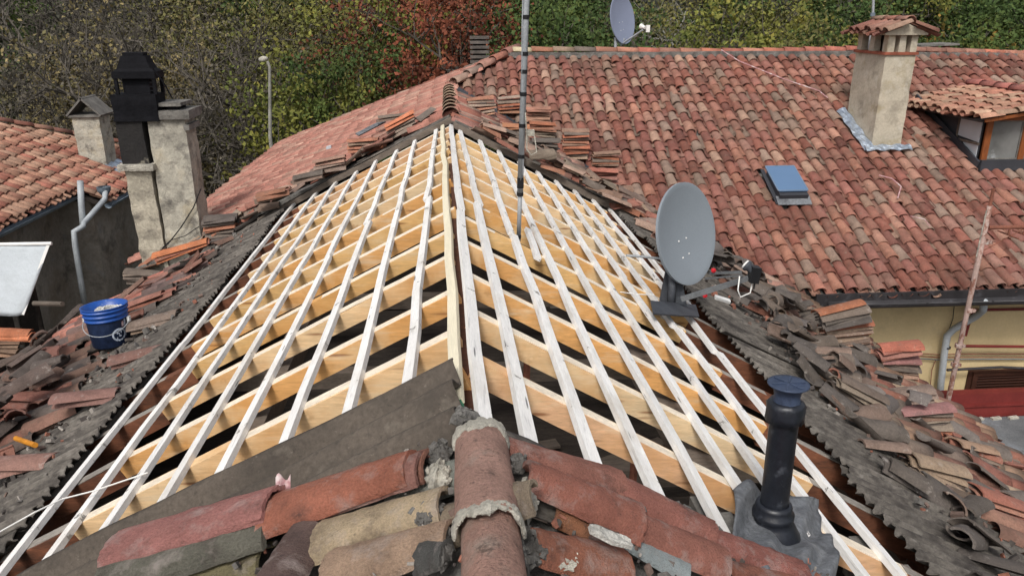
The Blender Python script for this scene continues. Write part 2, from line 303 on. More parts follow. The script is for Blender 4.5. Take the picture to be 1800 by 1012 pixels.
# ------------------------------------------------------------------ clay tiles
PAL = [(.37,.175,.125), (.30,.115,.078), (.43,.235,.165), (.44,.29,.205), (.33,.145,.11), (.25,.10,.075), (.38,.205,.155), (.34,.25,.19), (.40,.19,.125), (.36,.155,.12), (.34,.13,.09), (.38,.17,.12), (.31,.12,.09)]
def desat(P, k=.2, g=.97): return [tuple(((1-k)*c + k*(.3*p[0]+.59*p[1]+.11*p[2]))*g for c in p) for p in P]
PAL = [(a*.82, b*.76, c*.74) for a, b, c in desat(PAL, .10, .93)]
PALD = [(.085,.066,.058), (.11,.08,.068), (.07,.058,.053), (.14,.085,.065), (.10,.08,.07), (.19,.09,.068)]
PALM = [(.21,.145,.11), (.26,.16,.115), (.17,.13,.105), (.30,.135,.085), (.24,.19,.145), (.36,.13,.07), (.30,.21,.15), (.15,.12,.10)]
PALR = desat([(.36,.13,.085), (.32,.115,.08), (.38,.19,.14), (.42,.27,.20), (.29,.13,.10), (.22,.15,.12)], .1, .95)
def pick(pal, jit=.10):
    c = np.array(pal[rng.integers(len(pal))]); return np.clip(c*(1+rng.normal(0, jit)), .01, .9)
def half_tile(L, r0, r1, hz, seg=8, lip=.014, sgn=1):     # shell and lower lip, x runs down the slope
    vs = []; fs = []
    for (x, r) in ((0, r0), (L*.5, (r0+r1)/2), (L, r1)):
        for k in range(seg+1):
            th = (k/seg-.5)*math.pi*.97; vs.append((x, r*math.sin(th), sgn*r*hz*math.cos(th)))
    m = seg+1
    for i in range(2):
        for k in range(seg): fs.append((i*m+k, (i+1)*m+k, (i+1)*m+k+1, i*m+k+1))
    b = len(vs)
    for k in range(seg+1):
        th = (k/seg-.5)*math.pi*.97; r = r1-lip; vs.append((L, r*math.sin(th), sgn*(r*hz*math.cos(th)) - (0 if sgn > 0 else lip)))
    for k in range(seg+1): q = vs[b+k]; vs.append((L-.08, q[1], q[2]-.004))
    for k in range(seg):
        fs.append((2*m+k, b+k, b+k+1, 2*m+k+1)); fs.append((b+k, b+m+k, b+m+k+1, b+k+1))
    return np.array(vs), fs
T_COV = [half_tile(.42, .066, .085, .80) for _ in range(1)][0]
T_CHN = half_tile(.42, .085, .070, .62, sgn=-1, seg=6)
def field(mb, O, D, A, nc, nr, pc=.205, pr=.30, mask=None, pal=PAL, jit=1.0, tone=None, w0=.05, colj=.10):
    """tiles laid on a plane: O top left corner, D unit vector down the slope, A unit vector along the eave"""
    D, A = nrm(np.asarray(D, float)), nrm(np.asarray(A, float)); Nn = nrm(np.cross(D, A))
    if Nn[2] < 0: Nn = -Nn
    hand = 1 if np.cross(D, A) @ Nn > 0 else -1
    for i in range(nc):
        off = rng.normal(0, .006*jit); ph = rng.uniform(-.03, .03)*jit; sk = rng.normal(0, .0025*jit)
        for kind in (0, 1):
            for j in range(nr):
                s = j*pr + ph + rng.normal(0, .014*jit) + (0 if kind else .1)
                a = i*pc + off + (pc/2 if kind == 0 else 0) + sk*j*.3 + rng.normal(0, .004*jit)
                P = O + D*s + A*a
                if mask and not mask(P + D*.25): continue
                tv, tf = T_CHN if kind == 0 else T_COV
                sc = 1 + rng.normal(0, .045); slip = rng.random() < .035
                if slip: P = P + D*rng.uniform(.02,.08)
                ang = rng.normal(0, (.09 if slip else .026)*jit); tilt = .055 + rng.normal(0, .008)
                X = tv[:, 0]; Yl = tv[:, 1]*sc; Z = tv[:, 2]*sc
                ca, sa = math.cos(ang), math.sin(ang)
                xx = X*ca - Yl*sa; yy = X*sa + Yl*ca; zz = Z + tilt*X + (w0 if kind == 0 else w0*.45)
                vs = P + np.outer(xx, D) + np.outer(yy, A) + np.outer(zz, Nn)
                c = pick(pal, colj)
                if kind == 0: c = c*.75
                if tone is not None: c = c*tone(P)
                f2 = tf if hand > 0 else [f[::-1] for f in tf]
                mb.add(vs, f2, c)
    return mb
def solid_tile(L=.43, r0=.070, r1=.090, hz=.72, th=.015, seg=9, nl=6, rough=.002, broken=0, arc=.94):
    """a loose half pipe tile with real thickness; broken: ragged lower end"""
    mb = MB(); vs = []; m = seg+1
    cut = [L*(1 - (abs(rng.normal(0, .16))+.1*k/seg if broken else abs(rng.normal(0, .006)))) for k in range(m)]
    if broken: cut = [(cut[max(k-1,0)]+cut[k]+cut[min(k+1,seg)])/3*.92 for k in range(m)]
    for inn in (0, 1):
        for i in range(nl+1):
            t = i/nl
            for k in range(m):
                a = (k/seg-.5)*math.pi*arc; r = r0+(r1-r0)*t - inn*th
                x = cut[k]*t + rng.normal(0, rough)*(0 < i < nl)
                rr = r + rng.normal(0, rough)
                vs.append((x - L/2, rr*math.sin(a), max(rr, .01)*math.cos(a)*hz - (0 if not inn else .001)))
    fs = []; off = (nl+1)*m
    for i in range(nl):
        for k in range(seg):
            a = i*m+k; fs.append((a, a+m, a+m+1, a+1)); b = off+a; fs.append((b, b+1, b+m+1, b+m))
        a = i*m; fs.append((a, off+a, off+a+m, a+m)); a = i*m+seg; fs.append((a, a+m, off+a+m, off+a))
    for k in range(seg):
        fs.append((k, k+1, off+k+1, off+k)); a = nl*m+k; fs.append((a, off+a, off+a+1, a+1))
    return mb.add(vs, fs)
def smooth_edges(me):
    me.polygons.foreach_set('use_smooth', [True]*len(me.polygons)); me.update()
    try: me.set_sharp_from_angle(angle=R(40))
    except Exception: pass
TM = {}
for key, mt in (('far', 'tile'), ('near', 'tile_near')):
    L_ = []
    for i in range(6): L_.append(solid_tile(rough=.0018 if i < 4 else .003, L=.41+.01*i, seg=(9 if key == 'far' else 18), nl=(4 if key == 'far' else 12)).mesh('clay_tile', M[mt]))
    TM[key] = L_
    TM[key+'_broken'] = [solid_tile(L=.30+.03*i, broken=1, seg=(9 if key == 'far' else 16), nl=(4 if key == 'far' else 9)).mesh('clay_tile', M[mt]) for i in range(5)]
TM['flat'] = [solid_tile(L=.42, r0=.080, r1=.092, hz=.5, arc=.92).mesh('clay_tile', M['tile']) for i in range(4)]
for k in TM:
    for me in TM[k]: smooth_edges(me)
NT = [0]
def put_tile(kind, P, ax, up, col, label, group, scale=(1,1,1), idx=None, name='clay_tile'):
    ax = nrm(np.asarray(ax, float)); up = np.asarray(up, float); up = nrm(up - ax*(up@ax)); sd_ = np.cross(up, ax)
    me = TM[kind][rng.integers(len(TM[kind])) if idx is None else idx % len(TM[kind])]
    o = bpy.data.objects.new(name, me); COL.objects.link(o)
    m = Matrix(((ax[0]*scale[0], sd_[0]*scale[1], up[0]*scale[2], P[0]), (ax[1]*scale[0], sd_[1]*scale[1], up[1]*scale[2], P[1]), (ax[2]*scale[0], sd_[2]*scale[1], up[2]*scale[2], P[2]), (0,0,0,1)))
    o.matrix_world = m; o.color = (*[float(x) for x in col], 1)
    o['label'] = label; o['category'] = 'clay tile'
    if group: o['group'] = group
    NT[0] += 1; return o
ORD = ['lowest', 'second', 'third', 'fourth', 'fifth', 'sixth', 'seventh', 'eighth', 'ninth', 'tenth', 'eleventh', 'twelfth', 'thirteenth', 'fourteenth', 'fifteenth', 'sixteenth', 'seventeenth']
def stack(P, n, roll=0.0, yaw=0.0, pal=PALM, where='', th=.026, side='R', kind='flat', length=1.0, lean=(0,0), top=None, base_n=None, topcol=None):
    """n tiles lying nested on top of one another; P the foot of the stack; roll tips the long axis in the X-Z plane"""
    P = np.array(P, float)
    up0 = base_n if base_n is not None else V(0, 0, 1)
    for i in range(n):
        r_ = roll + rng.normal(0, R(2.2)); yw = yaw + rng.normal(0, R(5)); d = V(math.cos(r_)*math.cos(yw), math.sin(yw), math.sin(r_))
        if rng.random() < .5: d = -d
        u = V(-math.sin(r_)*.9 + rng.normal(0,.05), rng.normal(0, .10), math.cos(r_))
        h = .012 + i*th
        Q = P + V(lean[0]*i + rng.normal(0, .012), lean[1]*i + rng.normal(0, .014), h)
        last = (i == n-1)
        lab = ('top tile of the stack ' + where) if last else (ORD[i] + ' tile up in the stack ' + where)
        c = pick(pal, .14)
        if last and topcol is not None: c = np.array(topcol)
        put_tile(kind, Q, d, u, c, lab, None if last else 'tiles in the stack ' + where, scale=(length*(1+rng.normal(0,.03)), 1, 1))
    return P

# ================================================================== THE SETTING
g = MB().grid(lambda a, b: V(-160+320*a, -40+300*b, -9 + .12*math.sin(9*a*7)*math.cos(b*31)), 60, 60)
struct('ground', g, M['ground'])
def hillf(a, b):
    x = -170+340*a; y = 62+110*b
    return V(x, y, -9.3 + 30*(1-math.exp(-((y-62)/36)**1.3)) + 2.2*math.sin(x*.06+1)*b + 1.5*math.sin(x*.17+y*.1)*min(1, b*4))
struct('hill', MB().grid(hillf, 90, 40), M['hill'])
struct('courtyard', MB().box((-8.2, -5, -9.1), (-4.2, 30, -8.93)), M['paving'])

# ================================================================== HOUSE UNDER REPAIR
house = thing('house_under_repair', 'long low house with its roof stripped open to new pine rafters and white battens', 'house', (0, 6, -9))
wl = MB()
wl.box((-4.25, -3, -9), (-4.0, 20.4, -2.42)); wl.box((4.2, -3, -9), (4.45, 10.2, -2.75)); wl.box((-4.0, 20.15, -9), (3, 20.4, -2.5)); wl.box((-4.0, -3, -9), (4.2, -2.8, -2.7))
part('wall', wl, M['wall_left'], house)
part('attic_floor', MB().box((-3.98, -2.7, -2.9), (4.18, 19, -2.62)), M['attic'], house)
# added gable screen, shuts light out so the loft stays dark
part('loft_light_screen', MB().box((-3.9, 10.12, -2.6), (3.9, 10.2, -.15 - .0)).add([V(0,0,-20)]*3, [(0,1,2)]) if False else MB().prism([V(-3.9,10.12,-2.6), V(3.9,10.12,-2.6), V(3.9,10.12,-2.15), V(0,10.12,-.16), V(-3.9,10.12,-2.15)], V(0,.08,0)), M['dark'], house)
# ridge beam, purlins, posts
rb = MB(); rb.beam((.0, 1.0, -.125), (-.03, 10.1, -.115), V(0,0,1), .065, .16, n=14, jit=.006)
part('ridge_beam', rb, M['old_wood'], house, 'rough red brown ridge beam between the rafter heads', )
for side in 'LR':
    for s in (1.35, 2.75):
        m = MB().beam(SLP(side, s, .8, -.16), SLP(side, s, 10.0, -.16), V(0,0,1), .12, .16, n=6, jit=.006); part('purlin', m, M['grey_wood'], house)
for y in (3.0, 4.6, 6.4, 8.4):
    part('post', MB().box((-.07, y-.07, -2.62), (.07, y+.07, -.27)), M['grey_wood'], house)
    part('tie_beam', MB().beam(V(-3.9, y+.3, -1.85), V(3.9, y+.3, -1.9), V(0,0,1), .14, .16, n=5, jit=.008), M['grey_wood'], house)
for (x, y) in ((.5, 3.2), (.95, 3.9), (1.5, 3.1), (-.75, 3.5), (-1.4, 4.1), (.35, 4.4)):
    part('prop', MB().tube([V(x, y, -2.62), V(x+.05, y+.02, -.6-abs(x)*.5)], .024, 6), M['rust'], house)
# stacked bricks on the loft floor
for (x, y, n_) in ((1.2, 2.75, 4), (1.75, 2.75, 5), (.9, 2.5, 3)):
    m = MB()
    for k in range(n_):
        m.obox((x+k*.085, y-.05*k, -.62-.51*(x-.9)-.045*k), V(.035,0,0), V(0,.06,0), V(0,0,.10), None)
    part('masonry_block', m, M['concrete'], house)

for k in range(26):
    x = rng.uniform(-2.6, 2.8); y = rng.uniform(2.4, 6.5); a = rng.uniform(-.5, .5)
    part('loft_board', MB().obox((x, y, -2.585+.002*k), V(.5*math.cos(a), .5*math.sin(a), 0), V(-.07*math.sin(a), .07*math.cos(a), 0), V(0,0,.012)), M['grey_wood'], house)
# rafters -----------------------------------------------------------
YL = [2.81, 3.24, 3.79, 4.42, 4.98, 5.52, 6.06, 6.60, 7.14, 7.68, 8.22, 8.76, 9.30, 9.84]
YR = [2.36, 2.94, 3.47, 4.02, 4.67, 5.29, 5.86, 6.42, 6.98, 7.54, 8.10, 8.66, 9.22]
def rafter(side, y0, sk, s0, s1, w=-.031, hh=.10, ww=.078):
    up = N_R if side == 'R' else N_L
    A = SLP(side, s0, y0 + sk*s0, w); B = SLP(side, s1, y0 + sk*s1, w)
    m = MB().beam(A, B, up, ww, hh, n=5, jit=.0022); r = part('rafter', m, M['rafter'], house)
    e = MB().beam(A + up*.0025 + (B-A)*.004, B + up*.0025 - (B-A)*.004, up, ww*.86, .004, n=6, jit=.002); part('pale_top_edge', e, M['rafter_top'], r)
    return r
def stub(side, y, sk, e):
    A, B = SLP(side, e+.003, y+sk*e+.01, -.036), SLP(side, 3.05, y+sk*3.05+.01, -.036); n_ = N_R if side == 'R' else N_L
    o = part('old_rafter_stub', MB().beam(A, B, n_, .085, .125, n=3, jit=.004), M['stub'], house, 'old red brown rafter end butting a new pine rafter')
    part('weathered_edge', MB().beam(A+n_*.003, B+n_*.003, n_, .070, .004, n=3, jit=.003), M['stub_top'], o)
for i, y in enumerate(YL):
    e = (2.12 if i < 5 else 2.26) + rng.normal(0, .05); rafter('L', y, .004, .06 + rng.uniform(-.02, .04), e); stub('L', y, .004, e)
for i, y in enumerate(YR):
    e = (2.12 if i < 2 else 1.84 + .08*rng.normal()) if i < 6 else 2.05
    rafter('R', y, -.155, .06 if i else 1.35, e)
    if i: stub('R', y, -.155, e)
# old boards closing the eaves between the rafter ends
for side in 'LR':
    for k in range(10):
        y = 1.4 + k*.9
        m = MB().beam(SLP(side, 2.62, y, -.10), SLP(side, 2.62, y+.86, -.10), V(0,0,1), .03, .16, n=2, jit=.006); part('eaves_board', m, M['old_wood'], house)
# battens -----------------------------------------------------------
LBT = [(.06,.15,2.50,10.15), (.28,.245,2.86,10.08), (.57,.55,2.80,10.05), (.88,.82,2.76,10.08), (1.19,1.12,2.74,10.1), (1.49,1.42,2.76,10.06), (1.79,1.73,2.80,10.2), (2.09,2.03,2.2,10.2), (2.41,2.37,2.2,10.35)]
RBT = [(.05,-.02,2.34,9.52), (.23,.10,2.34,9.44), (.50,.37,2.30,9.40), (.75,.62,2.27,9.34), (1.01,.89,2.23,9.28), (1.26,1.13,2.64,9.25), (1.50,1.38,2.5,9.2), (1.73,1.64,1.9,9.15), (2.01,1.89,1.9,9.12), (2.10,2.12,5.75,9.08)]
def batten(side, s0, s1, y0, y1, w=.0, ww=.047, label=None, mat='batten'):
    up = N_R if side == 'R' else N_L
    m = MB().beam(SLP(side, s0, y0, w), SLP(side, s1, y1, w), up, ww, .029, n=max(2, int((y1-y0)/.55)), jit=.0045)
    return part('batten', m, M[mat], house, label)
for i, (s0, s1, y0, y1) in enumerate(LBT):
    if i == 0: b = batten('L', s0, s1, y0, y1, w=.004, mat='batten_fresh', label='cream coloured batten nearest the ridge on the left slope')
    else:
        ym = y0 + (y1-y0)*(.42 + .1*rng.random()); sm = s0 + (s1-s0)*(ym-y0)/(y1-y0)
        batten('L', s0, sm, y0, ym); batten('L', sm+.012*rng.normal(), s1, ym+.004, y1)
part('painted_end', MB().beam(SLP('L', .060, 2.472, .002), SLP('L', .060, 2.505, .002), N_L, .040, .026), M['green'], house)
for i, (s0, s1, y0, y1) in enumerate(RBT):
    ym = y0 + (y1-y0)*(.38 + .12*rng.random()); sm = s0 + (s1-s0)*(ym-y0)/(y1-y0)
    if i == 3: ym = 5.35; sm = s0 + (s1-s0)*(ym-y0)/(y1-y0)
    if i == 9: batten('R', s0, s1, y0, y1); continue
    batten('R', s0, sm, y0, ym, ww=.053 if i < 4 else .047); batten('R', sm+.012*rng.normal(), s1, ym+.004, y1)
batten('R', .60, .61, 5.0, 5.75, w=.002, label='short splice batten beside the foot of the aerial mast')
part('painted_end', MB().beam(SLP('R', .050, 2.305, .003), SLP('R', .050, 2.338, .003), N_R, .05, .032), M['green'], house)

# corrugated sheets -------------------------------------------------
def sheet(side, s0, s1, y0, y1, w=.0, period=.088, amp=.017, mat='cement', label=None, tilt=0.0, rag=.02, nper=8, wob=.006):
    n = max(6, int((y1-y0)/period*nper)); ph = rng.uniform(0, 6); up = N_R if side == 'R' else N_L
    rg = [rng.normal(0, rag*.4) for _ in range(n+1)]
    def fn(a, b):
        y = y0+(y1-y0)*a; s = s0+(s1-s0)*b + (rg[int(round(a*n))] if b == 0 else 0)
        return SLP(side, s, y, w + amp*math.sin(2*math.pi*y/period+ph) + tilt*(b-.5) + wob*math.sin(5*a+3*b+ph))
    return part('corrugated_sheet', MB().grid(fn, n, 5, thick=-up*.007), M[mat], house, label, smooth=False)
for side in 'LR':
    y = .6
    for k in range(11):
        y1 = min(y + .93, 10.12)
        sheet(side, (2.50 if side == 'L' else 2.24) + rng.normal(0, .03), 3.95, y, y1+.05, w=.012 + (k % 2)*.012)
        sheet(side, 3.85, 5.25, y+rng.uniform(-.04,.04), y1+.05, w=-.025 + (k % 2)*.012)
        y = y1
        if y >= 10.1: break
for k in range(4):
    sheet('L', .02+k*.68, .74+k*.68, 10.06 + .02*k, 10.42, w=.04 + .01*(k % 2), amp=.012, tilt=.0)
    sheet('R', .02+k*.68, .74+k*.68, 9.50 - .105*k, 9.95-.1*k, w=.04 + .01*(k % 2), amp=.012)
# edge boards of the stripped field at the back
m = MB().beam(SLP('L', .0, 10.02, .05), SLP('L', 2.9, 10.18, .05), N_L, .05, .07, n=5, jit=.006); part('edge_board', m, M['grey_wood'], house)
m = MB().beam(SLP('R', .0, 9.50, .05), SLP('R', 2.9, 9.02, .05), N_R, .05, .07, n=5, jit=.006); part('edge_board', m, M['grey_wood'], house)
# brown fibre cement left lying at the front
def front_sheet(a, b):
    s = .03+2.75*b; e = 2.70 - .02*b + .012*math.sin(b*23)
    y0_ = 2.20 + .03*math.sin(11*b) - .5*max(0, b-.55)*1.0; y = y0_ + (e-y0_)*a
    return SLP('L', s, y, .030 + .034*math.sin(2*math.pi*y/.19+.8) + .012*math.sin(7*b+4*a) + .03*a)
part('corrugated_sheet', MB().grid(front_sheet, 30, 36, thick=-N_L*.009), M['cement_brown'], house, 'smooth brown corrugated sheet along the front of the left slope', smooth=True)
def front_sheet2(a, b):
    s = .10+1.15*b; e = 2.335 - .165*s - .10*b
    y = 1.9 + (e-1.9)*a
    return SLP('R', s, y, .004 + .016*math.sin(2*math.pi*y/.15) + .01*math.sin(9*b))
part('corrugated_sheet', MB().grid(front_sheet2, 20, 24, thick=-N_R*.008), M['cement'], house, 'dark corrugated sheet edge under the red tiles on the right slope', smooth=True)
part('roof_deck', MB().grid(lambda a, b: SLP('L', .0+5.2*b, -1.5+3.85*a, -.045), 2, 2, thick=-N_L*.03).grid(lambda a, b: SLP('R', .0+5.2*b, -1.5+3.45*a, -.045), 2, 2, thick=-N_R*.03), M['mortar_dark'], house)
dk = MB()
dk.grid(lambda a, b: SLP('L', 2.66+2.6*b, -.9+11*a, -.06), 2, 2, thick=-N_L*.05)
dk.grid(lambda a, b: SLP('R', 2.66+2.6*b, -.9+11*a, -.06), 2, 2, thick=-N_R*.05)
dk.prism([V(0,10.15,-.03), V(0,14.3,-.03), V(4.3,9.3,-2.22), V(4.7,8.9,-2.43), V(4.7,8.5,-2.43), V(2.4,9.0,-1.26)], V(0,0,-.06))
dk.prism([V(0,10.2,-.03), V(0,14.24,-.03), V(1.2,15.4,.50), V(0,16.6,-.03), V(-4.3,20.9,-1.945), V(-4.3,10.2,-1.945)], V(0,0,-.06))
part('roof_deck', dk, M['mortar_dark'], house)

# laid tiles of the old roof ----------------------------------------
def tone_w(P):
    return V(1,1,1)*(1.0 + .12*math.sin(P[1]*1.3+P[0]))
f = MB(); D_W = V(-math.cos(B24), 0, -math.sin(B24))
def mask_w(P):
    if P[0] < -4.42 or P[1] > 16.55-P[0]: return False
    if P[0] > 0: return P[1] > 14.3+P[0]
    return P[1] > 10.45 + .12*math.sin(P[0]*5)
field(f, V(1.2, 10.2, 1.2*TB), D_W, V(0,1,0), 53, 21, mask=mask_w, pal=[(.40,.19,.145), (.37,.165,.125), (.44,.235,.18), (.41,.19,.145), (.45,.27,.205), (.38,.165,.125)], w0=.045, colj=.07)
part('roof_tiles', f, M['tile_field'], house, 'faded pink red tiles on the far left slope', smooth=True)
f = MB(); D_R = V(COSA, 0, -SINA); D_L = V(-COSA, 0, -SINA)
field(f, V(0, 9.4, 0), D_R, V(0,1,0), 25, 18, mask=lambda P: P[1] < 14.0-1.145*P[0] and P[1] > 9.72-.17*P[0] and P[0] < 4.75, pal=PALR, w0=.03, jit=1.5)
part('roof_tiles', f, M['tile_field'], house, 'red tiles in the valley below the big roof', smooth=True)
f = MB()
field(f, V(0, .4, 0), D_L, V(0,1,0), 46, 18, mask=lambda P: -P[0] > 3.15 + .22*math.sin(P[1]*2.1) + .1*math.sin(P[1]*7) + .03*max(0, 6-P[1]), pal=PALD+[(.20,.09,.068), (.22,.12,.09)], w0=.05, jit=3.5, tone=lambda P: V(1,1,1)*(1+.9*max(0, min(1, (P[1]-7.6)/1.6)))*V(1+.35*max(0, min(1, (P[1]-7.6)/1.6)), 1, 1))
part('roof_tiles', f, M['tile_field'], house, 'dark weathered tiles along the left eaves', smooth=True)
f = MB()
field(f, V(0, .4, 0), D_R, V(0,1,0), 44, 18, mask=lambda P: P[0] > 3.02 + .2*math.sin(P[1]*2.4) + .1*math.sin(P[1]*6.3) - .05*max(0, 6-P[1]), pal=[(.27,.11,.08), (.31,.16,.115), (.23,.12,.09), (.34,.21,.14), (.20,.15,.12), (.30,.13,.09), (.36,.26,.18)], w0=.05, jit=2.4, tone=lambda P: V(1,1,1)*(1 - .45*max(0, min(1, (P[1]-6.3)/1))))
part('roof_tiles', f, M['tile_field'], house, 'red and tan tiles along the right eaves', smooth=True)

# ridge tiles bedded in mortar, front and back ------------------------
def ridge_tile(y0, y1, x0, x1, z0, z1, r0, r1, col, lab, nseg=22, nl=16):
    def fn(a, b):
        th = (a-.5)*math.pi*1.05; r = (r0+(r1-r0)*b)*(1+.012*math.sin(9*a+14*b)) + rng.normal(0, .0007)
        return V(x0+(x1-x0)*b + r*math.sin(th), y0+(y1-y0)*b, z0+(z1-z0)*b + r*1.05*math.cos(th))
    o = part('ridge_tile', MB().grid(fn, nseg, nl, thick=V(0,0,-.016), col=col), M['tile_near_attr'], house, lab, smooth=True); return o
M['tile_near_attr'] = mk('bedded ridge tile', src='attr', vary=(9,.18), fine=(110,.3), stains=(((.40,.37,.31),5,.56,.72,.55), ((.05,.045,.04),22,.60,.68,.6), ((.16,.10,.08),11,.56,.72,.5), ((.06,.05,.045),75,.60,.68,.55)), rough=.88, bump=(110,1,.02))
ridge_tile(1.66, 2.16, .022, .022, .035, -.005, .090, .083, (.45,.27,.215), 'fat pink brown ridge tile with a mortar collar, nearest the battens')
ridge_tile(1.10, 1.74, .026, .026, .025, .015, .086, .076, (.44,.26,.205), 'second ridge tile at the bottom edge')
def collar(y, x, z, r, t, L, lab, mat='mortar', a0=.06, a1=.94):
    m = MB()
    def fn(a, b):
        th = (a0+(a1-a0)*a-.5)*math.pi*1.1; q = 2*math.pi*b; k = 1+.2*math.sin(a*17)+.15*math.sin(a*41)+rng.normal(0, .09)
        rr = r + t*k*math.cos(q)*.8; return V(x + rr*math.sin(th), y + L*k*math.sin(q) + .012*math.sin(a*11), z + rr*1.03*math.cos(th))
    m.grid(fn, 60, 10); return part('mortar_collar', m, M[mat], house, lab, smooth=False)
collar(1.662, .022, .030, .090, .009, .024, 'pale mortar ring round the lower end of the ridge tile')
collar(2.15, .022, -.002, .085, .008, .030, 'pale mortar ring round the top end of the ridge tile')
def lump(P, rx, ry, rz, mat, lab=None, seed=0, parent=None):
    m = MB(); r_ = np.random.default_rng(seed)
    ph = r_.uniform(0, 6, 6)
    def fn(a, b):
        th = 2*math.pi*a; f_ = math.pi*(b*.98+.01); k = .80 + .10*math.sin(3*th+ph[0]) + .08*math.sin(5*th+ph[1]+4*b) + r_.normal(0, .06)
        return V(*P) + V(rx*k*math.sin(f_)*math.cos(th), ry*k*math.sin(f_)*math.sin(th), rz*k*math.cos(f_))
    m.grid(fn, 18, 9)
    for q in range(46):
        d = nrm(r_.normal(0, 1, 3)); d[2] = abs(d[2]); k = .85*r_.random()**.3; A = nrm(r_.normal(0,1,3)); B = nrm(np.cross(A, r_.normal(0,1,3))); z_ = r_.uniform(.004, .013)
        m.obox(V(*P)+V(rx*d[0], ry*d[1], rz*d[2])*k, A*z_, B*z_*r_.uniform(.5,1), np.cross(A, B)*z_*.6)
    return part('mortar_lump', m, M[mat], parent or house, lab, smooth=False)
for i, (u, v, sd_, rx, ry, rz, mt) in enumerate([(770,800,'L',.045,.06,.05,'mortar_dark'), (772,840,'L',.04,.09,.05,'mortar'), (755,905,'L',.06,.06,.03,'mortar_dark'), (925,880,'R',.035,.10,.045,'mortar'), (905,815,'R',.05,.05,.03,'mortar_dark'),
        (985,985,'R',.06,.045,.022,'mortar'), (940,960,'R',.05,.08,.03,'mortar_dark'), (915,990,'R',.03,.1,.05,'mortar_dark'), (812,735,'L',.06,.06,.04,'mortar_dark'), (778,960,'L',.03,.10,.04,'mortar_dark'), (650,860,'L',.05,.06,.03,'mortar_dark'), (1040,905,'R',.06,.05,.03,'mortar_dark'), (1180,900,'R',.08,.05,.03,'mortar_dark')]):
    P = hL(u, v, .03) if sd_ == 'L' else hR(u, v, .03)
    lump(P, rx, ry, rz, mt, None, seed=i)
# back ridge: short run of nested tan ridge tiles climbing to the hip
for k in range(9):
    y0 = 10.25+k*.42
    m = MB(); c = pick([(.36,.27,.19), (.30,.20,.15), (.40,.30,.22)])
    def fn(a, b):
        th = (a-.5)*math.pi*1.0; r = .115-.02*b; return V(r*math.sin(th)-.02, y0+.40*b, .0 + .035*(1-b) + r*.95*math.cos(th))
    part('ridge_tile', m.grid(fn, 10, 3, thick=V(0,0,-.016), col=c), M['tile_field'], house, smooth=True)
for k in range(14):      # hip running back down to the far left corner
    t0 = k*.42; A = V(1.2-t0*.69-.0, 15.4+t0*.69, .50-t0*.307); m = MB(); d = nrm(V(-.69,.69,-.307)); sdv = nrm(np.cross(d, V(0,0,1)))
    def fn(a, b):
        th = (a-.5)*math.pi; r = .10; return A + d*.43*b + sdv*r*math.sin(th) + V(0,0,.05+.02*(b) + r*.8*math.cos(th))
    part('ridge_tile', m.grid(fn, 8, 2, thick=V(0,0,-.015), col=pick(PALR)), M['tile_field'], house, smooth=True)
for k in range(5):       # south hip between the left face and the big front face
    t0 = k*.36; A = V(0.05+t0*.69, 14.3+t0*.69, .02+t0*.307); m = MB(); d = nrm(V(.69,.69,.307)); sdv = nrm(np.cross(d, V(0,0,1)))
    def fn(a, b):
        th = (a-.5)*math.pi; r = .105-.02*b; return A + d*.42*b + sdv*r*math.sin(th) + V(0,0,.06+.03*(1-b) + r*.8*math.cos(th))
    part('ridge_tile', m.grid(fn, 8, 2, thick=V(0,0,-.015), col=pick(PALR)), M['tile_field'], house, smooth=True)

# the big double chimney on the left ---------------------------------
YC = 10.3
def P2(u, v, Y): q = at(u, v, Y); return q[0], q[2]
def rough_box(x0, x1, y0, y1, z0, z1, nz=18, nx=8, j=.012, lean=0.0, taper=0.0):
    m = MB()
    def face(fa):
        m.grid(fa, nx, nz)
    ph = rng.uniform(0, 6, 4)
    def w(p): return .5*j*(math.sin(p[2]*9+ph[0]+p[0]*5)+math.sin(p[2]*23+ph[1]+p[1]*9)+.7*math.sin(p[0]*31+p[1]*29+p[2]*17+ph[2]))
    def mkp(x, y, z):
        t = (z-z0)/(z1-z0); x += lean*t; p = V(x, y, z); k = w(p); cx, cy = (x0+x1)/2, (y0+y1)/2
        return V(x + k*np.sign(x-cx)*(abs(x-cx-lean*t) > .01) - taper*t*np.sign(x-cx), y + k*np.sign(y-cy) - taper*t*np.sign(y-cy), z)
    face(lambda a, b: mkp(x0+(x1-x0)*a, y0, z0+(z1-z0)*b)); face(lambda a, b: mkp(x1, y0+(y1-y0)*a, z0+(z1-z0)*b))
    face(lambda a, b: mkp(x1+(x0-x1)*a, y1, z0+(z1-z0)*b)); face(lambda a, b: mkp(x0, y1+(y0-y1)*a, z0+(z1-z0)*b))
    m.grid(lambda a, b: mkp(x0+(x1-x0)*a, y0+(y1-y0)*b, z1), 2, 2); return m
chx = lambda u, v: P2(u, v, YC)
x0 = chx(243, 400)[0]; xm = chx(272, 300)[0]; x1 = chx(337, 300)[0]
zb = -2.35; zs = chx(260, 165)[1]; zt = chx(310, 208)[1]
ch = part('chimney', rough_box(xm+.003, x1, YC, YC+.42, zb, zt, j=.008, lean=.0), M['plaster_left'], house, 'tall concrete double chimney with a soot black flue')
part('sooty_flue', rough_box(x0, xm, YC-.03, YC+.5, zb, chx(240,208)[1], j=.010, lean=-.06), M['plaster_soot'], ch)
q = chx(228, 292)[1]; part('ledge', rough_box(x0-.10, xm+.01, YC-.09, YC+.55, q-.05, q+.03, nz=3, j=.02), M['mortar'], ch)
za, zc = chx(240, 210)[1], chx(240, 166)[1]
part('flue_box', rough_box(chx(199,185)[0], chx(281,185)[0]-.02, YC-.06, YC+.28, za-.02, zc, nz=5, j=.008), M['metal_black'], ch)
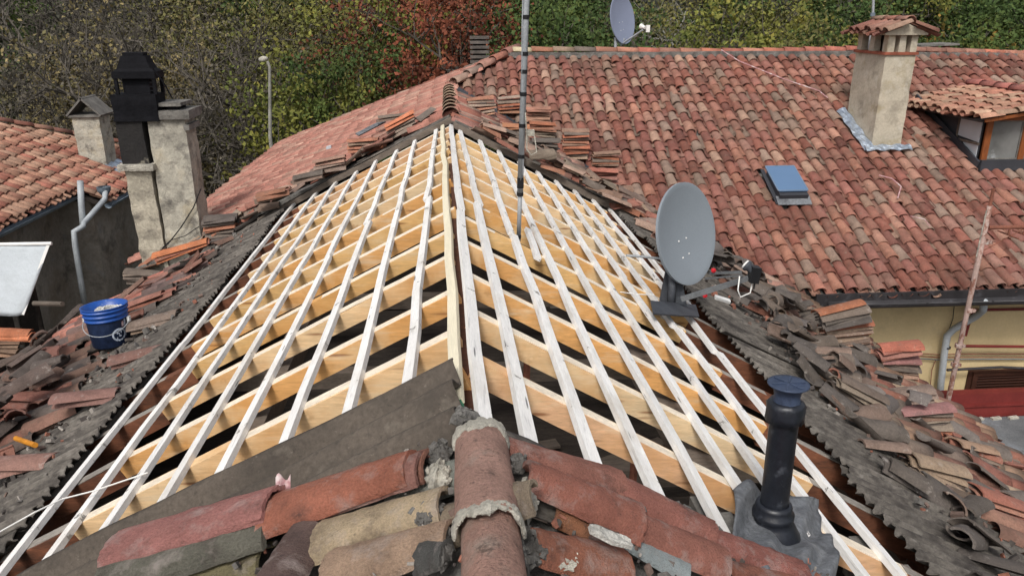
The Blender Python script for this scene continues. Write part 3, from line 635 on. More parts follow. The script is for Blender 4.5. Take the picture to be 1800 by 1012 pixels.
cw = MB(); cx = chx(238, 140)[0]; cy = YC+.11; zl, zr = chx(238,166)[1], chx(238,138)[1]
for (a, b) in ((-1,-1),(1,-1),(-1,1),(1,1)): cw.box((cx+a*.23-.02, cy+b*.13-.02, zl), (cx+a*.23+.02, cy+b*.13+.02, zr))
cw.box((cx-.15, cy-.09, zl), (cx+.15, cy+.09, zr))
for k in range(4): cw.box((cx-.25, cy-.135, zl+.04+k*.05), (cx-.17, cy-.129, zl+.05+k*.05)); cw.box((cx+.17, cy-.135, zl+.04+k*.05), (cx+.25, cy-.129, zl+.05+k*.05))
z1_, z2_ = chx(238,126)[1], chx(238,99)[1]
cw.box((cx-.26, cy-.16, zr), (cx+.26, cy+.16, z1_))
cw.lathe((cx, cy, z1_), (0,0,1), [(.35,0.001), (.285,.035), (.225,.11), (.165*1.414, z2_-z1_), (.001, z2_-z1_)], 4, ref=V(1,1,0), sy=1.0) if False else cw.add([V(cx+sx_*w_, cy+sy_*w_*.6, z1_+h_) for (w_, h_) in ((.25,.001),(.205,.035),(.175,.10),(.15,z2_-z1_)) for (sx_, sy_) in ((-1,-1),(1,-1),(1,1),(-1,1))], [(4*k_+q_, 4*k_+(q_+1)%4, 4*k_+4+(q_+1)%4, 4*k_+4+q_) for k_ in range(3) for q_ in range(4)]+[(12,13,14,15)])
cw.box((cx-.125, cy-.08, z2_), (cx+.125, cy+.08, chx(238,93)[1]))
part('cowl', cw, M['metal_black'], ch, 'black metal cowl with a stepped cap')
z0_, z1_ = chx(310,210)[1], chx(310,194)[1]
part('cap_slab', rough_box(xm+.02, x1+.07, YC-.05, YC+.50, z0_+.003, z1_, nz=2, j=.014), M['concrete'], ch)
part('cap_slab', rough_box(xm-.02, x1-.02, YC-.02, YC+.42, z1_+.05, chx(310,181)[1], nz=2, j=.014), M['concrete'], ch)
part('cap_block', MB().box((xm+.06, YC+.03, z1_), (xm+.2, YC+.38, z1_+.05)).box((x1-.2, YC+.03, z1_), (x1-.08, YC+.38, z1_+.05)), M['metal_black'], ch)
zq = chx(350, 222)[1]; part('ledge', rough_box(x1-.02, x1+.05, YC-.03, YC+.46, zq-.05, zq+.02, nz=2, j=.01), M['concrete'], ch)
part('cable', MB().tube([at(349,332,YC-.02)+V(.03,0,0), at(340,365,YC-.05), at(318,400,YC-.05), at(296,428,YC-.05), at(276,446,YC-.06)], .008, 5), M['black'], ch)
part('cable', MB().tube([at(350,398,YC-.05), at(325,415,YC-.05), at(300,422,YC-.05), at(285,436,YC-.05)], .006, 5), M['black'], ch)
part('stay_rod', MB().tube([V(cx+.25, cy-.16, chx(238,120)[1]), V(cx+.36, cy-.15, zc+.12), V(cx+.42, cy-.12, zc-.06)], .010, 5), M['metal_black'], ch)

# ================================================================== BIG TILED HOUSE ON THE RIGHT
big = thing('yellow_house', 'yellow rendered house with a broad red clay tiled roof, dormer and dark gutter', 'house', (8, 12.5, -9))
YWALL = 9.75
part('wall', MB().box((4.3, YWALL, -9), (16, YWALL+.3, -2.12)), M['yellow'], big, 'yellow rendered wall')
part('wall', MB().box((1.3, YWALL+.3, -9), (16, 20.5, -2.3)), M['wall_left'], big)
dk = MB().prism([V(4.75, 9.25, -2.26), V(16, 9.25, -2.26), V(16, 15.4, .48), V(1.2, 15.4, .48), V(.05, 14.25, -.03)], V(0,0,-.05))
dk.prism([V(1.2,15.45,.48), V(16,15.45,.48), V(16,20.6,-1.8), V(-3.9,20.6,-1.8)], V(0,0,-.05))
part('roof_deck', dk, M['mortar_dark'], big)
D_F = V(0, -math.cos(B24), -math.sin(B24))
CHB = (6.88, 12.25, 7.42, 13.3); SKB = (4.78, 10.98, 5.32, 11.66)
def mask_f(P):
    x, y = P[0], P[1]
    if y < 9.29 or y > 15.32 or x < (14.24-y)/1.145+.12 or x < (y-14.24)+.12: return False
    if CHB[0]-.04 < x < CHB[2]+.02 and CHB[1]+.0 < y < CHB[3]: return False
    if SKB[0] < x < SKB[2] and SKB[1]-.02 < y < SKB[3]: return False
    if x > 8.5 and 11.75 < y < 13.6+ .0*x and x < 12: return False
    return True
def tone_f(P):
    k = .5+.5*math.sin(P[0]*.9+1.2*math.sin(P[1]*.8)); return V(1.02-.05*k, 1-.04*k, 1-.02*k)*(1.0 + .06*math.sin(P[1]*2+P[0]*1.7))
f = MB(); field(f, V(-.1, 15.42, .52-.03), D_F, V(1,0,0), 74, 23, mask=mask_f, tone=tone_f, w0=.055, jit=1.2, colj=.12)
part('roof_tiles', f, M['tile_field'], big, 'many toned red, pink and tan clay tiles', smooth=True)
# cut valley edge in mortar and grey lining
va, vb = V(.1, 14.15, .0), V(4.62, 8.98, -2.36)
part('valley_lining', MB().beam(va+V(-.10,-.10,.02), vb+V(-.10,-.05,.02), V(0,-.3,1), .34, .02, n=8, jit=.004), M['frame_dark'], big)
rd = MB(); 
for k in range(36):
    xx = 1.15+k*.415; yz = .56 + .02*math.sin(xx*.9) - max(0, xx-8)*.022
    c = pick([(.45,.16,.10), (.42,.19,.13), (.40,.14,.10), (.30,.15,.11)]) if k > 3 else pick(PALM)
    if k in (0,): c = (.55,.46,.30)
    def fn(a, b):
        th = (a-.5)*math.pi; r = .098-.012*b; return V(xx+.43*b, 15.42+r*math.sin(th), yz+.012*(1-b) + r*.8*math.cos(th))
    rd.grid(fn, 10, 2, thick=V(0,0,-.014), col=c)
part('ridge_tiles', rd, M['tile_field'], big, 'red ridge tiles along the skyline', smooth=True)
part('ridge_mortar', MB().beam(V(1.1,15.30,.565), V(8,15.30,.565), V(0,0,1), .10, .10, n=24, jit=.007).beam(V(8,15.30,.565), V(16,15.30,.41), V(0,0,1), .10, .10, n=24, jit=.007), M['mortar_dark'], big)
# gutter
def gutter(A, B, r, mat, parent, side=V(0,-1,0), nm='gutter'):
    A, B = np.array(A, float), np.array(B, float)
    def fn(a, b):
        th = math.pi*a; return A+(B-A)*b + side*r*math.cos(th) + V(0,0,-r*math.sin(th))
    m = MB().grid(fn, 12, 16, thick=V(0,0,.006)); m.tube([A+side*r, B+side*r], .009, 6)
    return part(nm, m, M[mat], parent, smooth=True)
g1 = gutter(V(4.85, 9.05, -2.285), V(16, 9.05, -2.325), .075, 'gutter_dark', big)
for k in range(12): part('gutter_bracket', MB().box((5.2+k*.9, 8.967, -2.30), (5.225+k*.9, 8.98, -2.275)), M['gutter_dark'], g1)
part('fascia', MB().box((4.7, 9.16, -2.36), (16, 9.2, -2.2)), M['gutter_dark'], big)
part('soffit', MB().box((4.4, 9.2, -2.33), (16, 9.76, -2.29)), M['gutter_dark'], big)
# downpipe
YP = 9.62
pts = [at(1730,530,9.1), at(1728,545,9.25), at(1715,556,9.4), at(1677,578,YP), at(1665,590,YP), at(1660,620,YP), at(1654,672,YP), at(1648,730,YP)]
dp = part('downpipe', MB().tube(pts, .048, 12), M['pipe_grey'], big, smooth=True)
part('clip', MB().lathe(at(1664,610,YP), (0,0,1), [(.05,-.012),(.055,-.012),(.055,.012),(.05,.012)], 14), M['gutter_dark'], dp)
part('red_pipe', MB().tube([at(1700,545,9.6), at(1800,543,9.6), at(1800,543,9.6)+V(3,0,0)], .022, 8), M['red_paint'], big)
part('red_pipe', MB().tube([at(1693,608,9.6), at(1800,609,9.6), at(1800,609,9.6)+V(3,0,0)], .022, 8), M['red_paint'], big)
part('red_pipe', MB().tube([at(1710,548,9.55), at(1702,572,9.55), at(1697,590,9.55)], .02, 8), M['red_paint'], big)
for (va_, vb_) in ((620,622),(625,628),(629,631)):
    part('wire', MB().tube([at(1605,va_,9.7), at(1650,va_+3,9.7), at(1700,vb_,9.7), at(1800,vb_,9.7), at(1800,vb_,9.7)+V(3,0,0)], .008, 5), M['gutter_grey'] if va_ > 625 else M['rust'], big)
part('wire', MB().tube([at(1678,530,9.7), at(1675,560,9.7), at(1668,580,9.7)], .006, 5), M['black'], big)
part('wire', MB().tube([at(1645,632,9.7), at(1638,650,9.7), at(1634,690,9.7)], .006, 5), M['rust'], big)
part('iron_rail', MB().tube([at(1665,650,9.6), at(1760,645,9.6), at(1800,647,9.6), at(1800,647,9.6)+V(3,0,0)], .02, 6), M['gutter_dark'], big)
wx0, wz1 = P2(1706, 652, YWALL); wz0 = P2(1706, 700, YWALL)[1]
wnd = part('window', MB().box((wx0-.04, YWALL-.03, wz0), (wx0+2.1, YWALL-.003, wz1+.02)), M['shutter'], big, 'window with dark brown louvred shutters')
for k in range(2):
    sh = MB(); xx = wx0+.02+k*1.0
    sh.box((xx, YWALL-.06, wz0), (xx+.07, YWALL-.031, wz1)); sh.box((xx+.9, YWALL-.06, wz0), (xx+.96, YWALL-.031, wz1)); sh.box((xx+.07, YWALL-.06, wz1-.06), (xx+.9, YWALL-.031, wz1))
    for j in range(7): sh.obox((xx+.485, YWALL-.045, wz1-.10-j*.045), V(.41,0,0), V(0,.014,-.010), V(0,.002,.003))
    part('shutter', sh, M['shutter'], wnd)

# right chimney
cx0, cy0, cx1, cy1 = 6.90, 12.30, 7.40, 13.25
zt = at(1578, 97, 12.3)[2]
c2 = part('chimney', rough_box(cx0, cx1, cy0, cy1, -1.3, zt, j=.005, nz=22), M['plaster_chim'], big, 'cream rendered chimney with a little tiled gable roof')
part('brick_course', MB().box((cx0-.03, cy0-.03, zt+.002), (cx1+.03, cy1+.03, zt+.045)), M['brick_red'], c2)
zp = at(1578, 62, 12.3)[2]; pr = zt+.045
for (px, py) in ((cx0+.06,cy0+.06),(cx1-.06,cy0+.06),(cx0+.06,cy1-.08),(cx1-.06,cy1-.08),(cx0+.06,(cy0+cy1)/2),(cx1-.06,(cy0+cy1)/2),((cx0+cx1)/2,cy0+.06)):
    part('pier', rough_box(px-.055, px+.055, py-.07, py+.07, pr, zp, nz=3, nx=2, j=.006), M['plaster_chim'], c2)
part('flue_core', MB().box((cx0+.14, cy0+.16, pr), (cx1-.14, cy1-.16, zp)), M['dark'], c2)
rx0, rx1 = cx0-.10, cx1+.10; rxm = (rx0+rx1)/2; ry0, ry1 = cy0-.08, cy1+.1
part('cap_gable', MB().prism([V(rx0,ry0,zp+.002), V(rx1,ry0,zp+.002), V(rx1,ry0,zp+.03), V(rxm,ry0,zp+.17), V(rx0,ry0,zp+.03)], V(0, ry1-ry0, 0)), M['plaster_chim'], c2)
f = MB()
for sg in (-1, 1):
    D = nrm(V(sg*.35, 0, -.145))
    field(f, V(rxm, ry0-.05 + (0 if sg < 0 else 0), zp+.19), D, V(0,1,0), 6, 1, pc=.2, pr=.27, w0=.02, pal=PAL, jit=1.2)
part('cap_tiles', f, M['tile_field'], c2, smooth=True)
m = MB()
for k in range(3):
    def fn(a, b):
        th = (a-.5)*math.pi; r = .075-.01*b; return V(rxm + r*math.sin(th), ry0-.06+k*.36+.4*b, zp+.235+.01*(1-b) + r*.7*math.cos(th))
    m.grid(fn, 8, 2, thick=V(0,0,-.014), col=pick(PAL))
part('cap_ridge', m, M['tile_field'], c2, smooth=True)
fl = MB()
pf = lambda x, y, w: V(x, y, -2.2+(y-9.3)*TB+w)
def flash_strip(A, B, n_=10, wd=V(-.14,0,0)):
    return MB().grid(lambda a, b: A+(B-A)*a + wd*b + V(0, 0, .015*math.sin(a*19+b*4)), n_, 3, thick=V(0,0,-.01))
part('flashing', flash_strip(pf(cx0-.01, cy0-.10, .12), pf(cx0-.01, cy1+.08, .12), wd=V(-.15,0,-.05)), M['flash_metal'], c2)
part('flashing', flash_strip(pf(cx0-.16, cy0-.04, .11), pf(cx1+.12, cy0-.04, .12), wd=V(0,-.13,-.06)), M['flash_metal'], c2)

# rooflight
kx0, ky0, kx1, ky1 = 4.84, 11.02, 5.28, 11.60
sk = part('rooflight', MB().prism([pf(kx0,ky0,-.02), pf(kx1,ky0,-.02), pf(kx1,ky1,-.02), pf(kx0,ky1,-.02)], N_F*.19), M['frame_dark'], big, 'small blue rooflight set among the tiles')
part('apron', MB().prism([pf(kx0-.04,ky0-.13,.075), pf(kx1+.04,ky0-.13,.075), pf(kx1+.04,ky0-.003,.12), pf(kx0-.04,ky0-.003,.12)], N_F*.012), M['lead'], sk)
part('side_flashing', MB().prism([pf(kx0-.06,ky0-.1,.07), pf(kx0-.003,ky0-.1,.07), pf(kx0-.003,ky1+.05,.12), pf(kx0-.06,ky1+.05,.12)], N_F*.012), M['frame_dark'], sk)
e = .022; part('glass', MB().prism([pf(kx0-.02+e,ky0-.02,.205), pf(kx1+.02-e,ky0-.02,.205), pf(kx1+.02,ky0+e,.205), pf(kx1+.02,ky1-e,.205), pf(kx1+.02-e,ky1,.205), pf(kx0-.02+e,ky1,.205), pf(kx0-.02,ky1-e,.205), pf(kx0-.02,ky0+e,.205)], N_F*.015), M['sky_pane'], sk)
m = MB(); Fz = .222
for (a, b) in (((kx0-.012,ky0-.012),(kx1+.012,ky0-.012)), ((kx1+.012,ky0-.012),(kx1+.012,ky1-.01)), ((kx1+.012,ky1-.01),(kx0-.012,ky1-.01)), ((kx0-.012,ky1-.01),(kx0-.012,ky0-.012))): m.beam(pf(*a, Fz), pf(*b, Fz), N_F, .012, .010)
part('rim', m, M['gutter_grey'], sk)

# dormer
dx, dy = 8.45, 11.78; ez = -.27
dr = part('dormer', MB().prism([V(dx,dy,pf(0,dy,0)[2]), V(dx,dy,ez-.02), V(dx,13.6,ez-.02), V(dx,13.6,pf(0,13.6,0)[2]-.1)], V(.04,0,0)), M['frame_dark'], big, 'wide tiled dormer with wooden windows')
f = MB(); field(f, V(9.75, dy-.22, -.07+.03), nrm(V(-1,0,-.155)), V(0,1,0), 13, 5, pr=.30, w0=.04, pal=[(.43,.235,.16), (.40,.20,.14), (.36,.16,.11), (.45,.29,.20)], mask=lambda P: P[0] > 8.18 and P[2] > pf(0,P[1],0)[2]-.1)
field(f, V(9.75, dy-.22, -.04), nrm(V(1,0,-.155)), V(0,1,0), 13, 6, pr=.30, w0=.04)
for k in range(7):
    def fn(a, b):
        th = (a-.5)*math.pi; r = .10-.01*b; return V(9.75 + r*math.sin(th), dy-.25+k*.39+.42*b, .03+.02*(1-b) + r*.8*math.cos(th))
    f.grid(fn, 8, 2, thick=V(0,0,-.014), col=pick([(.36,.135,.11), (.33,.12,.10)]))
part('dormer_tiles', f, M['tile_field'], dr, smooth=True)
part('dormer_deck', MB().prism([V(8.2,dy-.2,-.30), V(9.75,dy-.2,-.075), V(11.5,dy-.2,-.35), V(11.5,13.75,-.35), V(9.75,14.3,-.075), V(8.2,13.65,-.30)], V(0,0,-.03)), M['gutter_dark'], dr)
part('eaves_board', MB().beam(V(8.24,dy-.24,-.275), V(9.75,dy-.24,-.045), V(0,0,1), .03, .05).beam(V(9.75,dy-.24,-.045), V(11.5,dy-.24,-.32), V(0,0,1), .03, .05), M['win_wood'], dr)
zb_ = pf(0,dy,0)[2]
part('sill', MB().box((dx-.02, dy-.10, zb_-.02), (11.5, dy+.06, zb_+.15)), M['frame_dark'], dr)
part('cheek_flashing', MB().beam(V(dx-.05, dy-.08, zb_+.13), V(dx-.05, 13.7, pf(0,13.7,0)[2]+.13), N_F, .03, .16), M['frame_dark'], dr)
zw0, zw1 = zb_+.15, ez-.06
part('front_wall', MB().box((dx+.04, dy+.05, zb_), (11.5, dy+.10, zw1+.1)), M['dark'], dr)
wd = MB(); xs = [dx+.0, dx+.62, dx+1.22, dx+1.85]
for x_ in xs: wd.box((x_, dy-.04, zw0), (x_+.095, dy+.045, zw1))
wd.box((dx, dy-.035, zw1-.0), (11.4, dy+.04, zw1+.06))
part('window_frame', wd, M['win_wood'], dr)
for i in range(3): part('pane', MB().box((xs[i]+.115, dy+.0, zw0+.02), (xs[i+1]-.02, dy+.02, zw1-.02)), M['pane'], dr)
m = MB()
for i in range(3):
    a, b = xs[i]+.097, xs[i+1]-.002
    for (p, q) in (((a,zw0+.001),(a+.018,zw1-.001)), ((b-.018,zw0+.001),(b,zw1-.001)), ((a+.018,zw0+.001),(b-.018,zw0+.02)), ((a+.018,zw1-.02),(b-.018,zw1-.001))): m.box((p[0], dy-.02, p[1]), (q[0], dy+.03, q[1]))
part('sash', m, M['concrete'], dr)
# side light in the cheek
def sidep(y0, y1, z0, z1, z0b, t=.012, off=.006): return MB().prism([V(dx-off,y0,z0), V(dx-off,y0,z1), V(dx-off,y1,z1), V(dx-off,y1,z0b)], V(-t,0,0))
part('side_pane', sidep(dy+.08, dy+.62, zw0+.26, zw1-.03, zw0+.30), M['pane_white'], dr)
part('side_pane', sidep(dy+.08, dy+.45, zw0+.03, zw0+.22, zw0+.18), M['pane_white'], dr)
part('side_bar', MB().box((dx-.04, dy+.06, zw0+.22), (dx-.004, dy+.64, zw0+.255)).box((dx-.03, dy+.63, zw0+.26), (dx-.004, dy+.66, zw1)), M['grey_wood'], dr)

# small louvred chimney and low block behind the ridge
lx, lz = P2(843, 88, 16.1); lv = MB()
part('louvre_stack', MB().box((lx-.13, 16.12, -.6), (lx+.13, 16.34, lz+.22)), M['dark'], big, 'narrow grey slatted chimney behind the ridge')
lo = bpy.data.objects['louvre_stack']
for k in range(7): part('slat', MB().obox((lx, 16.09, lz+.235-k*.092), V(.19,0,0), V(0,.05,.0), V(0,-.01,.028)), M['concrete'], lo)
bx, bz = P2(1645, 88, 16.2)
lb = part('low_chimney', MB().box((bx-.32, 16.2, -.3), (bx+.32, 16.7, bz+.0)), M['brick_red'], big, 'low brick chimney just showing behind the ridge')
part('cap_slab', MB().obox((bx+.02, 16.4, bz+.10), V(.42,0,.015), V(0,.3,0), V(0,0,.02)), M['concrete'], lb)
for (a, b) in ((-.26,-.14),(.26,-.14),(0,-.14)): part('pier', MB().box((bx+a-.05, 16.4+b-.05, bz), (bx+a+.05, 16.4+b+.05, bz+.08)), M['brick_red'], lb)

# terrace in front of the yellow house
tz = -3.95
ter = thing('roof_terrace', 'low flat roof in worn grey felt behind a dark red parapet beam', 'flat roof', (7, 8, -9))
part('felt_roof', MB().box((4.5, 5.0, tz-.2), (14, 8.86, tz)), M['membrane'], ter)
part('parapet', MB().box((4.6, 8.88, tz-.1), (14, 9.02, at(1740,690,8.9)[2])), M['red_paint'], ter, 'dark red parapet beam')
part('parapet_base', MB().box((4.5, 5.0, -9), (14, 9.02, tz-.203)), M['wall_left'], ter)
part('parapet_rib', MB().box((4.6, 8.86, tz+.16), (14, 8.878, tz+.19)), M['red_paint'], ter)
for k in range(18): part('edge_stone', MB().obox((5.3+k*.25, 8.80, tz+.012), V(.07,.01,0), V(0,.03,0), V(0,0,.014)), M['mortar'], ter)

# ================================================================== LEFT NEIGHBOUR
lh = thing('left_house', 'grey stuccoed neighbour house with an orange pink tiled roof and blue grey gutters', 'house', (-11, 16, -9))
XE, ZE = -8.0, -2.25
lm = MB(); lm.box((-16, 5, -9), (XE-.45, 21.2, ZE-.1)); lm.box((XE-.45, 16.9, -9), (-7.75, 21.2, ZE-.28))
part('wall', lm, M['wall_left'], lh)
pe = lambda x, y, w=0: V(x, y, ZE+(XE-x)*TB+w)
part('roof_deck', MB().prism([pe(-7.5,16.7,-.05), pe(-7.5,21.6,-.05), pe(XE,21.6,-.05), pe(-13.8,15.8,-.05), pe(-13.8,4,-.05), pe(XE,4,-.05), pe(XE,16.7,-.05)], V(0,0,-.06)), M['dark'], lh)
f = MB(); field(f, pe(-13.8, 8.5, .01), V(math.cos(B24),0,-math.sin(B24)), V(0,1,0), 64, 24,
    mask=lambda P: P[0] < (-7.95 if P[1] < 16.75 else -7.42) and P[1] < 29.4+P[0] and not (-8.75 < P[0] < -7.9 and 18.85 < P[1] < 19.6), pal=[(.42,.22,.15), (.38,.18,.125), (.44,.26,.18), (.35,.14,.10), (.40,.24,.17)], w0=.05, colj=.08)
part('roof_tiles', f, M['tile_field'], lh, 'orange pink clay tiles', smooth=True)
m = MB()
for k in range(20):
    t0 = k*.42; A = V(-7.9-t0*.69, 21.55-t0*.69, ZE-.04+t0*.307+.04); d = nrm(V(-.69,-.69,.307)); sdv = nrm(np.cross(d, V(0,0,1)))
    def fn(a, b):
        th = (a-.5)*math.pi; r = .10; return A + d*.43*b + sdv*r*math.sin(th) + V(0,0,.06+.02*(1-b) + r*.8*math.cos(th))
    m.grid(fn, 8, 2, thick=V(0,0,-.015), col=pick(PAL))
part('hip_tiles', m, M['tile_field'], lh, smooth=True)
g2 = gutter(V(XE+.10, 8, ZE-.06), V(XE+.10, 16.7, ZE-.09), .085, 'gutter_grey', lh, side=V(1,0,0))
g3 = gutter(V(-7.32, 16.75, ZE-.33), V(-7.32, 21.4, ZE-.33), .08, 'gutter_grey', lh, side=V(1,0,0))
part('downpipe', MB().tube([at(141,318,16.0), at(143,360,16.0), at(146,400,15.8)], .06, 10), M['pipe_grey'], lh, smooth=True)
part('downpipe', MB().tube([at(185,333,16.6), at(184,350,16.5), at(160,378,16.0), at(147,392,15.6), at(146,398,15.5), at(130,407,15.3), at(132,430,15.3), at(142,495,15.3), at(150,540,15.3)], .055, 10), M['pipe_grey'], lh, smooth=True)
part('hopper', MB().lathe(at(183,335,16.65), (0,0,1), [(.05,-.12),(.13,.0),(.14,.08),(.12,.08)], 14), M['gutter_grey'], lh)
q0 = at(0, 470, 13.0)
part('doorway', MB().box((XE-.46, 12.6, -6.5), (XE-.42, 14.4, -3.35)), M['dark'], lh, 'dark doorway behind the white tarpaulin')
part('doorway', MB().prism([V(XE-.42, 14.6, -3.3), V(XE-.42, 15.2, -3.1), V(XE-.42, 15.2, -6), V(XE-.42, 14.6, -6)], V(.02,0,0)), M['dark'], lh)
sc_ = part('chimney', rough_box(-8.72, -8.12, 18.9, 19.5, -2.6, at(185,205,19)[2], j=.01), M['plaster_left'], lh, 'small pale chimney with a pitched stone cap')
zc2 = at(185,205,19)[2]
part('cap_slab', MB().box((-8.78, 18.84, zc2+.002), (-8.06, 19.56, zc2+.05)), M['concrete'], sc_)
part('cap_pitch', MB().obox((-8.60, 19.2, zc2+.24), V(.20,0,.20), V(0,.38,0), V(.014,0,-.014)).obox((-8.24, 19.2, zc2+.24), V(.20,0,-.20), V(0,.38,0), V(.014,0,.014)), M['concrete'], sc_)
part('flashing', MB().grid(lambda a, b: pe(-8.12+.35*b, 18.7+.95*a, .10-.0*b+.02*math.sin(a*17)), 8, 3, thick=V(0,0,-.01)), M['flash_metal'], sc_)

# ================================================================== THINGS ON AND ROUND THE ROOF
# vent pipe
VP = hR(1352, 915, .0); vb = V(1.20, 2.44, -.60)
tp = at(1387, 668, vb[1]); bt = at(1356, 925, vb[1]-.02); vx = tp[0]; H0 = bt[2]; H1 = tp[2]
vp = thing('vent_pipe', 'black plastic vent pipe with a blue black rain cap standing through a lead flashing', 'vent pipe', (float(bt[0]), float(bt[1]), float(bt[2])))
lean = (tp-bt); axv = nrm(lean); LH = float(np.linalg.norm(lean))
part('pipe', MB().lathe(bt, axv, [(.053,.02),(.052,LH*.3),(.052,LH*.62),(.053,LH*.80)], 36), M['pvc'], vp, smooth=True)
part('sleeve', MB().lathe(bt, axv, [(.053,LH*.74),(.068,LH*.742),(.066,LH*.78),(.069,LH*.84),(.062,LH*.865),(.05,LH*.87)], 40, wob=.035), M['pvc'], vp, 'crumpled rubber sleeve below the cap', smooth=True)
part('cap', MB().lathe(bt, axv, [(.050,LH*.86),(.046,LH*.90),(.050,LH*.94),(.066,LH*.965),(.074,LH*.972),(.074,LH*.982),(.06,LH*.978),(.04,LH*.975),(.001,LH*.985)], 40), M['pvc_blue'], vp, smooth=True)
m = MB()
for k in range(6): th = k*math.pi/3; m.obox(bt+axv*LH*.979+.032*V(math.cos(th),math.sin(th),0), .03*V(math.cos(th),math.sin(th),0), .003*V(-math.sin(th),math.cos(th),0), V(0,0,.004))
part('cap_ribs', m, M['pvc_blue'], vp)
nb = nrm(N_R*.6+V(0,-.15,1))
part('collar', MB().lathe(bt-axv*.005, axv, [(.115,-.06),(.11,-.02),(.082,.03),(.072,.05),(.078,.055),(.078,.072),(.068,.078),(.070,.098),(.064,.112),(.054,.114)], 40, wob=.01), M['pvc'], vp, 'moulded collar in three rings', smooth=True)
part('boot', MB().obox(bt-axv*.085+V(.03,0,-.015), V(.085,0,-.02), V(0,.08,0), V(0,0,.05)), M['pvc'], vp)
def lead(a, b):
    c0, c1 = (hR(1283,868,.03), hR(1352,846,.04)), (hR(1300,1030,.02), hR(1478,1030,.02))
    c2_ = hR(1440,880,.03)
    top = c0[0]*(1-b) + c2_*b; bot = c1[0]*(1-b) + c1[1]*b
    p = top*(1-a)+bot*a
    w = .018*math.sin(9*a+2*b) + .014*math.sin(17*b+5*a) + .012*math.sin(23*a*b+3)
    e = .02*math.sin(13*b) if a == 0 else 0
    return p + N_R*(w + (.05*math.exp(-((a-.0)**2)/.01)*math.exp(-((b-.15)**2)/.03))) + V(0, e, 0)
part('flashing', MB().grid(lead, 30, 30, thick=-N_R*.006), M['lead'], vp, 'crumpled grey lead sheet round the pipe foot', smooth=True)

# aerial mast
mb_, mt_ = V(.44, 5.49, -.30), at(925, 2, 5.40); dirm = nrm(mt_-mb_)
ms = thing('aerial_mast', 'slim galvanised aerial mast banded with black tape rising from the battens', 'aerial mast', tuple(mb_))
LM = float(np.linalg.norm(mt_-mb_))
part('pole', MB().tube([mb_, mb_+dirm*LM*.30], .0155, 12), M['zinc'], ms, smooth=True)
part('pole', MB().tube([mb_+dirm*LM*.22, mb_+dirm*(LM+1.2)], .0215, 12), M['zinc'], ms, smooth=True)
part('cable', MB().tube([mb_+dirm*LM*t+V(.026*math.cos(t*3),-.016,0) for t in (.3,.45,.6,.75,.9,1.1,1.4)], .004, 5), M['zinc'], ms)
for t in (.02,.215,.25,.38,.51,.64,.73,.80,.94):
    part('tape_band', MB().lathe(mb_+dirm*LM*t, dirm, [(.018,-.014),(.0245 if t > .2 else .018,-.013),(.0245 if t > .2 else .018,.013),(.018,.014)], 14), M['black'], ms)
part('clamp', MB().box(mb_+dirm*LM*.27-V(.022,.022,.03), mb_+dirm*LM*.27+V(.022,.022,.03)), M['black'], ms)
jb = mb_+dirm*LM*.475
part('junction_box', MB().box(jb+V(.035,-.03,-.01), jb+V(.085,.0,.03)), M['mortar'], ms, 'small cream junction box on the mast')
part('cable', MB().tube([jb+V(.02,-.03,.15), jb+V(.03,-.04,.0), jb+V(.03,-.05,-.10), jb+V(.06,-.05,-.14), jb+V(.10,-.05,-.12), jb+V(.085,-.03,-.01)], .0045, 6), M['mortar'], ms, smooth=True)

# satellite dishes
def sat_dish(nm, label, c, n, a_, b_, base, mat, arm, lnb, group=None):
    """a_ half width, b_ half height, n face normal"""
    c = np.array(c, float); n = nrm(np.array(n, float)); rt = nrm(np.cross(V(0,0,1), n)); up = np.cross(n, rt)
    T = thing(nm, label, 'satellite dish', tuple(base))
    m = MB(); S = 48; rings = [0, .2, .4, .6, .8, .93, 1.0]
    vs = []
    for r in rings:
        for k in range(S): th = 2*math.pi*k/S; vs.append(c + rt*a_*r*math.cos(th) + up*b_*r*math.sin(th) + n*(.045*(r*r-1))*a_/.33)
    fs = [(i*S+k, i*S+(k+1) % S, (i+1)*S+(k+1) % S, (i+1)*S+k) for i in range(len(rings)-1) for k in range(S)]
    b0 = len(vs)
    for rr, dz in ((1.035, .0), (1.035, -.02), (.97, -.03)):
        for k in range(S): th = 2*math.pi*k/S; vs.append(c + rt*a_*rr*math.cos(th) + up*b_*rr*math.sin(th) + n*dz)
    L0 = (len(rings)-1)*S
    fs += [(L0+k, L0+(k+1) % S, b0+(k+1) % S, b0+k) for k in range(S)] + [(b0+i*S+k, b0+i*S+(k+1) % S, b0+(i+1)*S+(k+1) % S, b0+(i+1)*S+k) for i in range(2) for k in range(S)]
    vs2 = [p - n*.008 for p in vs[:b0]]; b2 = len(vs); vs += vs2
    fs += [(b2+i*S+(k+1) % S, b2+i*S+k, b2+(i+1)*S+k, b2+(i+1)*S+(k+1) % S) for i in range(len(rings)-1) for k in range(S)]
    d = part('reflector', m.add(vs, fs), M[mat], T, smooth=True)
    try: d.data.set_sharp_from_angle(angle=R(35))
    except Exception: pass
    for (p, q) in ((-.18,-.12),(.10,-.10),(-.14,-.46),(.10,-.42)): part("bolt", MB().lathe(c + rt*a_*p + up*b_*q - n*(.045*(1-p*p-q*q)*a_/.33-.001), n, [(.007,0),(.006,.004),(.001,.006)], 10), M['white'], d)
    return T, c, n, rt, up
YD = 5.45
dc = at(1209, 411, YD); nD = V(.60, -.76, .24)
bD = at(1188, 548, 5.25)
T, c, n, rt, up = sat_dish('satellite_dish', 'large slate grey satellite dish on a bent black plate beside the battens', dc, nD, .345, .372, bD, 'dish', None, None)
back = c - n*.185 - up*.12
part('mount_post', MB().tube([bD+V(-.02,.06,.0), bD+V(-.02,.08,.22), back-n*.05], .03, 10), M['slate_metal'], T, smooth=True)
